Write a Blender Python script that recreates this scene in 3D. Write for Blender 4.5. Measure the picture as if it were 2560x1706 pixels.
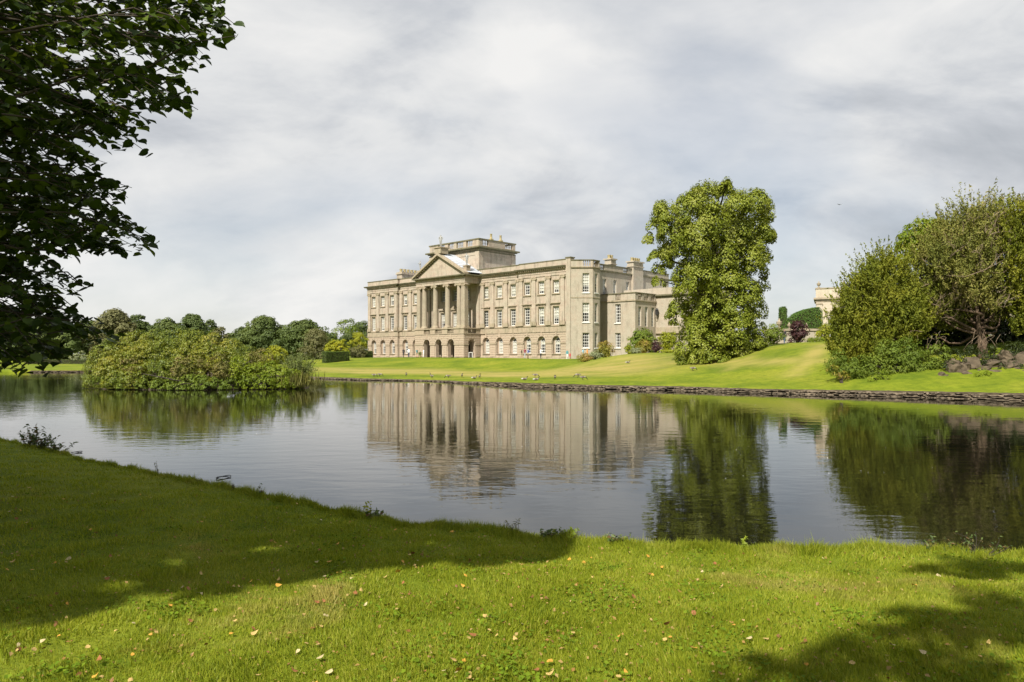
import bpy, bmesh, math, random
import numpy as np
from mathutils import Vector, Matrix, noise as mnoise

for _o in list(bpy.data.objects):
    bpy.data.objects.remove(_o, do_unlink=True)
SC = bpy.context.scene
COL = SC.collection
RNG = np.random.default_rng(7)
rnd = random.Random(11)

# ------------------------------------------------------------------ camera
F = 1784.0 / 2560.0          # focal length in picture widths
HZ = 886.0                   # row of the horizon in the photograph
EYE = 2.3                    # metres above the pond
cam = bpy.data.cameras.new('camera')
cam.sensor_width = 36.0
cam.lens = 36.0 * F
cam.shift_y = (HZ - 853.0) / 2560.0
cam.clip_start = 0.05
cam.clip_end = 6000
cam_o = bpy.data.objects.new('camera', cam)
cam_o.location = (0, 0, EYE)
cam_o.rotation_euler = (math.radians(90), 0, 0)
COL.objects.link(cam_o)
SC.camera = cam_o

# ------------------------------------------------------------------ sun, sky, exposure
SUN_EL = math.radians(46)
SUN_H = Vector((-0.463, -0.886, 0)).normalized()         # towards the sun, on the ground
SUN = Vector((SUN_H.x * math.cos(SUN_EL), SUN_H.y * math.cos(SUN_EL), math.sin(SUN_EL)))
sl = bpy.data.lights.new('sun', 'SUN')
sl.energy = 5.0
sl.angle = math.radians(0.6)
sl.color = (1.0, 0.94, 0.84)
so = bpy.data.objects.new('sun', sl)
so.rotation_euler = (-SUN).to_track_quat('-Z', 'Y').to_euler()
so.location = (0, -20, 60)
COL.objects.link(so)

W = bpy.data.worlds.new('World')
SC.world = W
W.use_nodes = True
nt = W.node_tree
nt.nodes.clear()
def wn(t, **kw):
    n = nt.nodes.new(t)
    for k, v in kw.items():
        setattr(n, k, v)
    return n
out = wn('ShaderNodeOutputWorld')
sky = wn('ShaderNodeTexSky', sky_type='NISHITA')
sky.sun_disc = False
sky.sun_elevation = SUN_EL
sky.sun_rotation = math.atan2(SUN_H.x, SUN_H.y)
bg_sky = wn('ShaderNodeBackground')
bg_sky.inputs['Strength'].default_value = 0.06
nt.links.new(sky.outputs[0], bg_sky.inputs['Color'])
geo = wn('ShaderNodeTexCoord')
sep = wn('ShaderNodeSeparateXYZ')
nt.links.new(geo.outputs['Generated'], sep.inputs[0])
def wmath(op, a, b=None):
    n = wn('ShaderNodeMath', operation=op)
    for i, v in enumerate((a, b)):
        if v is None: continue
        if isinstance(v, (int, float)): n.inputs[i].default_value = v
        else: nt.links.new(v, n.inputs[i])
    return n.outputs[0]
zc = wmath('ADD', wmath('ABSOLUTE', sep.outputs[2]), 0.55)
px_ = wmath('DIVIDE', sep.outputs[0], zc)
py_ = wmath('DIVIDE', sep.outputs[1], zc)
cmb = wn('ShaderNodeCombineXYZ')
nt.links.new(px_, cmb.inputs[0]); nt.links.new(py_, cmb.inputs[1]); nt.links.new(wmath('MULTIPLY', sep.outputs[2], 1.3), cmb.inputs[2])
def wnoise(scale, detail, rough, dist, off):
    mp = wn('ShaderNodeMapping')
    mp.inputs['Location'].default_value = off
    mp.inputs['Rotation'].default_value = (0, 0, math.radians(-18))
    mp.inputs['Scale'].default_value = (0.8, 1.0, 1)
    nt.links.new(cmb.outputs[0], mp.inputs['Vector'])
    n = wn('ShaderNodeTexNoise')
    n.inputs['Scale'].default_value = scale
    n.inputs['Detail'].default_value = detail
    n.inputs['Roughness'].default_value = rough
    n.inputs['Distortion'].default_value = dist
    nt.links.new(mp.outputs[0], n.inputs['Vector'])
    return n.outputs['Fac']
def wramp(src, stops):
    r = wn('ShaderNodeValToRGB')
    e = r.color_ramp.elements
    e[0].position, e[0].color = stops[0][0], (*stops[0][1], 1)
    e[1].position, e[1].color = stops[1][0], (*stops[1][1], 1)
    for p, c in stops[2:]:
        x = e.new(p); x.color = (*c, 1)
    nt.links.new(src, r.inputs[0])
    return r.outputs[0]
n1 = wnoise(1.7, 9, 0.55, 0.45, (3.1, 1.7, 0.0))
n2 = wnoise(4.6, 9, 0.58, 0.5, (7.3, 4.2, 0.4))
shade = wmath('ADD', wmath('MULTIPLY', n1, 0.70), wmath('MULTIPLY', n2, 0.30))
cloud = wramp(shade, [(0.37, (0.475, 0.50, 0.535)), (0.45, (0.625, 0.645, 0.675)), (0.51, (0.79, 0.797, 0.80)), (0.60, (0.93, 0.92, 0.90))])
bg_cl = wn('ShaderNodeBackground')
nt.links.new(cloud, bg_cl.inputs['Color'])
bg_cl.inputs['Strength'].default_value = 0.60
n3 = wnoise(1.5, 6, 0.5, 0.3, (11.0, 2.4, 1.3))
cover = wramp(n3, [(0.38, (0.62, 0.62, 0.62)), (0.52, (0.96, 0.96, 0.96))])
mix = wn('ShaderNodeMixShader')
nt.links.new(cover, mix.inputs[0])
nt.links.new(bg_sky.outputs[0], mix.inputs[1])
nt.links.new(bg_cl.outputs[0], mix.inputs[2])
nt.links.new(mix.outputs[0], out.inputs['Surface'])

vs = SC.view_settings
SC.display_settings.display_device = 'sRGB'
vs.view_transform = 'Standard'
vs.look = 'None'
vs.exposure = 0.72
vs.gamma = 1.0
vs.use_curve_mapping = False
SC.render.engine = 'CYCLES'
SC.cycles.use_denoising = True
SC.cycles.max_bounces = 6
SC.cycles.diffuse_bounces = 3
SC.cycles.glossy_bounces = 3
SC.cycles.transmission_bounces = 4
SC.cycles.transparent_max_bounces = 6
SC.cycles.use_adaptive_sampling = True
SC.cycles.adaptive_threshold = 0.02

# ------------------------------------------------------------------ helpers
def P(px, D, z):
    """world point seen at photo column px, D metres in front of the camera, height z above the pond"""
    return Vector(((px - 1280.0) / 1784.0 * D, D, z))
def PY(px, py, D):
    return Vector(((px - 1280.0) / 1784.0 * D, D, EYE - (py - HZ) * D / 1784.0))

def tag(o, label=None, cat=None, group=None, kind=None):
    if label: o['label'] = label
    if cat: o['category'] = cat
    if group: o['group'] = group
    if kind: o['kind'] = kind
    return o

def empty(name, loc=(0, 0, 0), rz=0.0, parent=None):
    o = bpy.data.objects.new(name, None)
    o.location = loc
    o.rotation_euler = (0, 0, rz)
    o.empty_display_size = 0.3
    COL.objects.link(o)
    if parent: o.parent = parent
    return o

def link(name, me, mat=None, parent=None):
    o = bpy.data.objects.new(name, me)
    COL.objects.link(o)
    if parent: o.parent = parent
    if mat is not None and not me.materials:
        me.materials.append(mat)
    return o

def np_mesh(name, V, polys, mats=(), smooth=False):
    """V (n,3); polys (m,k) array of equal-size faces"""
    V = np.asarray(V, np.float32); polys = np.asarray(polys, np.int32)
    me = bpy.data.meshes.new(name)
    m, k = polys.shape
    me.vertices.add(len(V)); me.vertices.foreach_set('co', V.ravel())
    me.loops.add(m * k); me.loops.foreach_set('vertex_index', polys.ravel())
    me.polygons.add(m)
    me.polygons.foreach_set('loop_start', np.arange(0, m * k, k, dtype=np.int32))
    me.polygons.foreach_set('loop_total', np.full(m, k, np.int32))
    if smooth:
        me.polygons.foreach_set('use_smooth', np.ones(m, bool))
    for mt in mats: me.materials.append(mt)
    me.update(calc_edges=True)
    return me

class MB:
    """collects shapes, then becomes one mesh object"""
    def __init__(s): s.v = []; s.f = []; s.sm = []
    def add(s, vs, fs, smooth=False):
        b = len(s.v)
        s.v += [tuple(p) for p in vs]
        s.f += [tuple(i + b for i in f) for f in fs]
        s.sm += [smooth] * len(fs)
        return s
    def box(s, x0, x1, y0, y1, z0, z1):
        return s.add([(x0, y0, z0), (x1, y0, z0), (x1, y1, z0), (x0, y1, z0), (x0, y0, z1), (x1, y0, z1), (x1, y1, z1), (x0, y1, z1)],
                     [(0, 3, 2, 1), (4, 5, 6, 7), (0, 1, 5, 4), (1, 2, 6, 5), (2, 3, 7, 6), (3, 0, 4, 7)])
    def quad(s, a, b, c, d): return s.add([a, b, c, d], [(0, 1, 2, 3)])
    def lathe(s, cx, cy, prof, n=16, smooth=True):
        vs = []; fs = []
        for (r, z) in prof:
            for i in range(n):
                a = 2 * math.pi * i / n
                vs.append((cx + r * math.cos(a), cy + r * math.sin(a), z))
        for j in range(len(prof) - 1):
            for i in range(n):
                k = (i + 1) % n
                fs.append((j * n + i, j * n + k, (j + 1) * n + k, (j + 1) * n + i))
        s.add(vs, fs, smooth)
        s.add([vs[i] for i in range(n)], [tuple(range(n - 1, -1, -1))])
        s.add([vs[(len(prof) - 1) * n + i] for i in range(n)], [tuple(range(n))])
        return s
    def tube(s, pts, rads, n=6):
        pts = [Vector(p) for p in pts]
        vs = []; fs = []
        for j, p in enumerate(pts):
            d = (pts[min(j + 1, len(pts) - 1)] - pts[max(j - 1, 0)])
            if d.length < 1e-6: d = Vector((0, 0, 1))
            d.normalize()
            a = d.orthogonal().normalized(); b = d.cross(a)
            for i in range(n):
                t = 2 * math.pi * i / n
                vs.append(p + (a * math.cos(t) + b * math.sin(t)) * rads[j])
        for j in range(len(pts) - 1):
            for i in range(n):
                k = (i + 1) % n
                fs.append((j * n + i, j * n + k, (j + 1) * n + k, (j + 1) * n + i))
        return s.add(vs, fs, True)
    def mesh(s, name, mat):
        me = bpy.data.meshes.new(name)
        me.from_pydata(s.v, [], s.f)
        me.polygons.foreach_set('use_smooth', s.sm)
        me.materials.append(mat)
        me.update()
        return me
    def build(s, name, mat, parent=None):
        return link(name, s.mesh(name, mat), None, parent)

# ------------------------------------------------------------------ materials
def new_mat(name):
    m = bpy.data.materials.new(name)
    m.use_nodes = True
    m.node_tree.nodes.clear()
    return m, m.node_tree
def node(t, typ, **kw):
    n = t.nodes.new(typ)
    for k, v in kw.items(): setattr(n, k, v)
    return n
def ramp(t, src, stops, interp='LINEAR'):
    r = node(t, 'ShaderNodeValToRGB')
    r.color_ramp.interpolation = interp
    e = r.color_ramp.elements
    while len(e) < len(stops): e.new(0.5)
    for el, (p, c) in zip(e, stops):
        el.position = p; el.color = (*c, 1)
    if src is not None: t.links.new(src, r.inputs[0])
    return r.outputs[0]
def tnoise(t, vec, scale, detail=4, rough=0.55, dist=0.0):
    n = node(t, 'ShaderNodeTexNoise')
    n.inputs['Scale'].default_value = scale
    n.inputs['Detail'].default_value = detail
    n.inputs['Roughness'].default_value = rough
    n.inputs['Distortion'].default_value = dist
    if vec is not None: t.links.new(vec, n.inputs['Vector'])
    return n.outputs['Fac']
def mixc(t, fac, a, b, blend='MIX'):
    n = node(t, 'ShaderNodeMix', data_type='RGBA', blend_type=blend)
    for i, v in ((0, fac), (6, a), (7, b)):
        if isinstance(v, (int, float)): n.inputs[i].default_value = v
        elif isinstance(v, tuple): n.inputs[i].default_value = (*v, 1)
        else: t.links.new(v, n.inputs[i])
    return n.outputs[2]
def objvec(t, scale=(1, 1, 1)):
    c = node(t, 'ShaderNodeTexCoord')
    mp = node(t, 'ShaderNodeMapping')
    mp.inputs['Scale'].default_value = scale
    t.links.new(c.outputs['Object'], mp.inputs['Vector'])
    return mp.outputs[0]
def worldvec(t, scale=(1, 1, 1)):
    c = node(t, 'ShaderNodeNewGeometry')
    mp = node(t, 'ShaderNodeMapping')
    mp.inputs['Scale'].default_value = scale
    t.links.new(c.outputs['Position'], mp.inputs['Vector'])
    return mp.outputs[0]
def finish(t, col, rough=0.8, bump=None, bstr=0.3, bdist=0.02, spec=0.3, metallic=0.0):
    b = node(t, 'ShaderNodeBsdfPrincipled')
    if isinstance(col, tuple): b.inputs['Base Color'].default_value = (*col, 1)
    else: t.links.new(col, b.inputs['Base Color'])
    if isinstance(rough, (int, float)): b.inputs['Roughness'].default_value = rough
    else: t.links.new(rough, b.inputs['Roughness'])
    b.inputs['Specular IOR Level'].default_value = spec
    b.inputs['Metallic'].default_value = metallic
    if bump is not None:
        bn = node(t, 'ShaderNodeBump')
        bn.inputs['Strength'].default_value = bstr
        bn.inputs['Distance'].default_value = bdist
        t.links.new(bump, bn.inputs['Height'])
        t.links.new(bn.outputs[0], b.inputs['Normal'])
    o = node(t, 'ShaderNodeOutputMaterial')
    t.links.new(b.outputs[0], o.inputs['Surface'])
    return b
def plain(name, col, rough=0.7, var=0.18, scale=6.0, metallic=0.0, spec=0.3):
    m, t = new_mat(name)
    n = tnoise(t, worldvec(t), scale, 4, 0.6)
    lo = tuple(c * (1 - var) for c in col); hi = tuple(min(1, c * (1 + var)) for c in col)
    finish(t, ramp(t, n, [(0.3, lo), (0.7, hi)]), rough, n, 0.15, 0.01, spec, metallic)
    return m
def stone_mat(name, base, warm, dark, block=(1.1, 0.42), stain=0.35, blockvar=0.5):
    m, t = new_mat(name)
    c = node(t, 'ShaderNodeTexCoord')
    sp = node(t, 'ShaderNodeSeparateXYZ'); t.links.new(c.outputs['Object'], sp.inputs[0])
    ad = node(t, 'ShaderNodeMath', operation='ADD'); t.links.new(sp.outputs[0], ad.inputs[0]); t.links.new(sp.outputs[1], ad.inputs[1])
    cb = node(t, 'ShaderNodeCombineXYZ'); t.links.new(ad.outputs[0], cb.inputs[0]); t.links.new(sp.outputs[2], cb.inputs[1])
    br = node(t, 'ShaderNodeTexBrick')
    br.inputs['Scale'].default_value = 1.0
    br.inputs['Brick Width'].default_value = block[0]
    br.inputs['Row Height'].default_value = block[1]
    br.inputs['Mortar Size'].default_value = 0.012
    br.inputs['Bias'].default_value = 0.0
    br.inputs['Color1'].default_value = (0, 0, 0, 1); br.inputs['Color2'].default_value = (1, 1, 1, 1)
    br.inputs['Mortar'].default_value = (0.35, 0.35, 0.35, 1)
    t.links.new(cb.outputs[0], br.inputs['Vector'])
    n1 = tnoise(t, c.outputs['Object'], 0.5, 7, 0.65)
    n2 = tnoise(t, objvec(t, (1.6, 1.6, 0.35)), 1.1, 6, 0.65)
    n3 = tnoise(t, c.outputs['Object'], 6.0, 6, 0.7)
    blk = ramp(t, br.outputs['Color'], [(0.0, tuple(x * 0.80 for x in warm)), (0.5, base), (1.0, tuple(min(1, x * 1.16) for x in base))])
    c1 = mixc(t, blockvar, base, blk)
    w = ramp(t, n1, [(0.30, tuple(a_ * b_ for a_, b_ in zip(base, (0.80, 0.84, 0.80)))), (0.48, base), (0.56, warm), (0.70, tuple(min(1, x * 1.18) for x in base))])
    c2 = mixc(t, 0.6, c1, w)
    sm = ramp(t, n2, [(0.50, (0, 0, 0)), (0.74, (stain, stain, stain))])
    c3 = mixc(t, sm, c2, dark)
    g = ramp(t, n3, [(0.3, (0.82, 0.82, 0.82)), (0.7, (1.12, 1.12, 1.12))])
    c4 = mixc(t, 1.0, c3, g, 'MULTIPLY')
    finish(t, c4, 0.88, n3, 0.25, 0.02, 0.2)
    return m
def leaf_mat(name, cols, trans=0.35, rough=0.5, spec=0.25, tint=None, big=0.0):
    """leaves: every leaf its own shade between the given colours"""
    m, t = new_mat(name)
    g = node(t, 'ShaderNodeNewGeometry')
    k = len(cols)
    stops = [((i / (k - 1)) if k > 1 else 0, c) for i, c in enumerate(cols)]
    rp = g.outputs['Random Per Island']
    if big > 0:
        n = tnoise(t, worldvec(t), big, 3, 0.5)
        mm = node(t, 'ShaderNodeMapRange'); t.links.new(n, mm.inputs[0])
        mm.inputs[1].default_value = 0.3; mm.inputs[2].default_value = 0.7
        ml = node(t, 'ShaderNodeMath', operation='MULTIPLY'); t.links.new(mm.outputs[0], ml.inputs[0]); ml.inputs[1].default_value = 0.6
        m2 = node(t, 'ShaderNodeMath', operation='MULTIPLY_ADD'); t.links.new(rp, m2.inputs[0]); m2.inputs[1].default_value = 0.4
        t.links.new(ml.outputs[0], m2.inputs[2])
        rp = m2.outputs[0]
    col = ramp(t, rp, stops)
    b = node(t, 'ShaderNodeBsdfPrincipled')
    t.links.new(col, b.inputs['Base Color'])
    b.inputs['Roughness'].default_value = rough
    b.inputs['Specular IOR Level'].default_value = spec
    tr = node(t, 'ShaderNodeBsdfTranslucent')
    tc = mixc(t, 1.0, col, tint or (1.25, 1.15, 0.45), 'MULTIPLY')
    t.links.new(tc, tr.inputs['Color'])
    mx = node(t, 'ShaderNodeMixShader'); mx.inputs[0].default_value = trans
    t.links.new(b.outputs[0], mx.inputs[1]); t.links.new(tr.outputs[0], mx.inputs[2])
    o = node(t, 'ShaderNodeOutputMaterial'); t.links.new(mx.outputs[0], o.inputs['Surface'])
    return m

M = {}
M['stone'] = stone_mat('sandstone', (0.375, 0.325, 0.255), (0.375, 0.295, 0.23), (0.115, 0.098, 0.075), blockvar=0.9, stain=0.7)
M['column'] = stone_mat('grey_weathered_sandstone', (0.32, 0.275, 0.205), (0.30, 0.245, 0.185), (0.13, 0.11, 0.08), stain=0.5)
M['rust'] = stone_mat('rusticated_sandstone', (0.385, 0.32, 0.24), (0.38, 0.29, 0.215), (0.11, 0.09, 0.06), stain=0.7, blockvar=0.6)
M['trim'] = stone_mat('sandstone_trim', (0.33, 0.28, 0.20), (0.33, 0.26, 0.19), (0.10, 0.09, 0.05), stain=0.7)
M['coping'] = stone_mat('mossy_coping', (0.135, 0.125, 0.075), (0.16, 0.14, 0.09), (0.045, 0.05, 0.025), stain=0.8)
M['render'] = stone_mat('buff_stone', (0.365, 0.325, 0.255), (0.37, 0.305, 0.235), (0.17, 0.145, 0.11), stain=0.6)
M['pale'] = stone_mat('pale_orangery_stone', (0.47, 0.415, 0.325), (0.47, 0.39, 0.30), (0.22, 0.19, 0.14), stain=0.4)
M['white'] = plain('white_paint', (0.58, 0.57, 0.53), 0.5, 0.06)
M['blind'] = plain('cream_blind', (0.60, 0.57, 0.48), 0.9, 0.06, 1.0)
M['dark'] = plain('dark_room', (0.035, 0.032, 0.03), 0.9, 0.2)  # near-black painted for the unlit rooms behind glass; also the barrier panel
M['lead'] = plain('lead_roof', (0.46, 0.49, 0.53), 0.55, 0.10, 1.5)
M['statue'] = plain('weathered_lead_statue', (0.30, 0.30, 0.29), 0.7, 0.25, 5)
M['bark'] = plain('bark', (0.045, 0.036, 0.027), 0.95, 0.4, 14)
M['bark_mid'] = plain('yew_bark', (0.10, 0.068, 0.045), 0.95, 0.4, 14)
M['bark_pale'] = plain('pale_bare_bark', (0.22, 0.165, 0.11), 0.95, 0.35, 14)
M['iron'] = plain('dark_iron', (0.03, 0.03, 0.03), 0.5, 0.2)
def glass_mat():
    m, t = new_mat('window_glass')
    tr = node(t, 'ShaderNodeBsdfTransparent'); tr.inputs[0].default_value = (0.9, 0.92, 0.92, 1)
    gl = node(t, 'ShaderNodeBsdfGlossy'); gl.inputs['Roughness'].default_value = 0.03
    lw = node(t, 'ShaderNodeLayerWeight'); lw.inputs[0].default_value = 0.5
    pw = node(t, 'ShaderNodeMath', operation='POWER'); t.links.new(lw.outputs['Facing'], pw.inputs[0]); pw.inputs[1].default_value = 4.0
    ma = node(t, 'ShaderNodeMath', operation='MULTIPLY_ADD'); t.links.new(pw.outputs[0], ma.inputs[0]); ma.inputs[1].default_value = 0.85; ma.inputs[2].default_value = 0.06
    mx = node(t, 'ShaderNodeMixShader')
    t.links.new(ma.outputs[0], mx.inputs[0]); t.links.new(tr.outputs[0], mx.inputs[1]); t.links.new(gl.outputs[0], mx.inputs[2])
    o = node(t, 'ShaderNodeOutputMaterial'); t.links.new(mx.outputs[0], o.inputs['Surface'])
    return m
M['glass'] = glass_mat()

# ================================================================== terrain and water
NEAR_A = [-85, -75, -60, -45, -35.7, -30.7, -25.6, -19.5, -13.6, -8.9, -5.76, 2.44, 10.2, 19.2, 35.7, 50, 65, 80, 85]
NEAR_R = [66, 64, 48, 30, 20.9, 16.0, 13.14, 11.03, 9.67, 8.8, 8.68, 8.08, 7.82, 7.94, 9.04, 12, 19, 42, 60]
FAR_A = [-85, -75, -60, -45, -33.8, -30.8, -22, -15.4, -12.0, -6.5, -3.9, 1.3, 7.03, 13.5, 19.2, 28.4, 35.7, 50, 65, 80, 85]
FAR_R = [66, 110, 125, 118, 108, 105, 86, 70.3, 64.4, 61.4, 56.6, 50.3, 47.6, 46.6, 44.8, 44.0, 43.6, 46, 52, 58, 60]
FAR_Z = [0.3, 0.3, 0.3, 0.3, 0.3, 0.3, 0.28, 0.22, 0.22, 0.16, 0.2, 0.32, 0.30, 0.30, 0.28, 0.35, 0.40, 0.42, 0.4, 0.3, 0.3]
def wob(a, s, ph): return np.sin(a * 1.9 * s + ph) * 0.5 + np.sin(a * 4.3 * s + 2 * ph) * 0.3 + np.sin(a * 9.1 * s + 3 * ph) * 0.2
def r_near(a): return .97 * np.interp(a, NEAR_A, NEAR_R) * (1 + 0.006 * wob(a, 1.0, 0.6))
def r_far(a): return np.interp(a, FAR_A, FAR_R) * (1 + 0.0035 * wob(a, 1.3, 1.9))
def far_z(a): return np.interp(a, FAR_A, FAR_Z)

ctrl = []
def cp(px, D, z): ctrl.append(((px - 1280) / 1784 * D, D, z))
# near bank
for x, y, z in [(0, 0, .66), (0, 4, .62), (-4, 5, .60), (4, 5, .58), (0, -12, .95), (-12, -4, 1.0), (12, -4, .8), (-7, 10, .52), (-12, 12, .62),
                (-20, 14, .85), (-40, 22, 1.4), (14, 3, .6), (30, 2, .7), (-30, 0, 1.6), (0, -40, 2.0), (-60, 0, 2.5), (60, -10, 1.5)]:
    ctrl.append((x, y, z))
for a in (-40, -36, -30, -25, -20, -15, -9, -3, 3, 10, 18, 26, 35, 45):
    r = .97 * float(np.interp(a, NEAR_A, NEAR_R)) - .35
    ctrl.append((r * math.sin(math.radians(a)), r * math.cos(math.radians(a)), .33))
# far bank top
for a in (-60, -45, -33.8, -30, -26, -22, -15.4, -12, -6.5, -3.9, 1.3, 7, 13.5, 19.2, 28.4, 35.7, 50):
    r = float(np.interp(a, FAR_A, FAR_R)) + 0.8
    ctrl.append((r * math.sin(math.radians(a)), r * math.cos(math.radians(a)), float(far_z(a)) + .03))
for px, D, z in [(100, 121, .62), (250, 121, .62), (450, 121, .62), (650, 115, .6), (760, 112, .58), (820, 118, .85), (300, 170, .9), (600, 170, .9), (750, 150, .9),
                 (700, 90, .45), (900, 85, .45), (1100, 80, .42), (1300, 72, .42), (500, 105, .5),
                 (880, 108, .55), (1000, 105, .55), (1100, 103, .55), (1220, 100, .55), (1320, 97, .58), (1400, 90, .62), (1460, 80, .72),
                 (850, 131, 1.48), (900, 127, 1.5), (1000, 120, 1.5), (1130, 112, 1.5), (1220, 108, 1.5), (1320, 105.5, 1.5), (1400, 104, 1.5), (1440, 102, 1.5),
                 (900, 150, 1.5), (950, 170, 1.5), (1100, 150, 1.5), (1250, 130, 1.5), (1300, 160, 1.5), (1430, 112, 1.5), (1500, 118, 1.6), (1430, 150, 1.5), (1550, 110, 2.1), (1650, 112, 2.4),
                 (1443, 90, 1.12), (1500, 88, 1.75), (1540, 85, 2.12), (1600, 82, 2.18), (1690, 80, 2.3), (1640, 95, 2.4), (1780, 85, 2.7),
                 (1500, 62, .75), (1600, 60, .95), (1550, 72, 1.35), (1640, 70, 1.6), (1700, 58, 1.3), (1760, 64, 1.9), (1800, 59, 1.55), (1640, 52, .55), (1760, 51, .62), (1860, 57, 1.9), (1911, 60, 2.55), (1930, 65, 3.05),
                 (1960, 63, 3.16), (2080, 60, 3.1), (1930, 80, 3.45), (2000, 90, 3.7), (2100, 80, 3.6), (1860, 51, 1.1), (1920, 52, 1.5),
                 (2000, 55, 2.65), (2000, 50, 1.6), (1960, 46, .62), (2060, 45.5, .75), (2060, 52, 2.3), (2150, 50, 2.4), (2120, 44, .9), (2250, 43, 1.2), (2350, 41.5, 1.1), (2450, 41, 1.15), (2560, 40.5, 1.2),
                 (2300, 50, 2.9), (2500, 48, 3.0), (2600, 60, 4.0), (2300, 65, 3.8), (2400, 90, 4.3), (2700, 90, 4.6), (2200, 110, 4.4), (1900, 115, 3.4)]:
    cp(px, D, z)
for k in range(24):
    a = 2 * math.pi * k / 24
    ctrl.append((320 * math.sin(a), 320 * math.cos(a), 1.6))
    ctrl.append((700 * math.sin(a), 700 * math.cos(a), 1.6))
C_ = np.array(ctrl)
def _tps(d2): return np.where(d2 > 1e-9, 0.5 * d2 * np.log(np.maximum(d2, 1e-9)), 0)
SCL = 50.0
_X = C_[:, :2] / SCL
_d2 = ((_X[:, None] - _X[None]) ** 2).sum(-1)
_n = len(_X)
_A = np.zeros((_n + 3, _n + 3))
_A[:_n, :_n] = _tps(_d2) + np.eye(_n) * 2e-4
_A[:_n, _n] = 1; _A[:_n, _n + 1:] = _X; _A[_n, :_n] = 1; _A[_n + 1:, :_n] = _X.T
_w = np.linalg.solve(_A, np.concatenate([C_[:, 2], np.zeros(3)]))
def tps(x, y):
    q = np.stack([np.ravel(x), np.ravel(y)], -1) / SCL
    o = np.empty(len(q))
    for s in range(0, len(q), 20000):
        c = q[s:s + 20000]
        d2 = ((c[:, None] - _X[None]) ** 2).sum(-1)
        o[s:s + 20000] = _tps(d2) @ _w[:_n] + _w[_n] + c @ _w[_n + 1:]
    return o.reshape(np.shape(x))
def sstep(a, b, x):
    t = np.clip((x - a) / (b - a), 0, 1); return t * t * (3 - 2 * t)
def land(x, y):
    """height of the dry ground"""
    x = np.asarray(x, float); y = np.asarray(y, float)
    r = np.hypot(x, y); a = np.degrees(np.arctan2(x, y))
    z = tps(x, y)
    far = sstep(230, 320, r)
    z = z * (1 - far) + 1.6 * far
    rn = r_near(a); rf = r_far(a)
    zs = np.where(r < (rn + rf) / 2, 0.31, far_z(a))
    pond = np.abs(a) < 85
    d = np.where(r <= (rn + rf) / 2, rn - r, r - rf)
    k = sstep(0, 2.2, np.abs(d))
    z = np.where(pond, zs * (1 - k) + z * k, z)
    tiny = 0.018 * np.sin(x * 3.1 + y * 1.3) * np.sin(y * 2.7 - x * 1.1) + 0.012 * np.sin(x * 7.3 - y * 5.1)
    return z + tiny * np.clip(60 / np.maximum(r, 1), 0, 1)
def lz(x, y): return float(land(np.array([x]), np.array([y]))[0])
def on(px, D):
    """ground point under photo column px at D metres"""
    x = (px - 1280) / 1784 * D
    return Vector((x, D, lz(x, D)))

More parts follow.
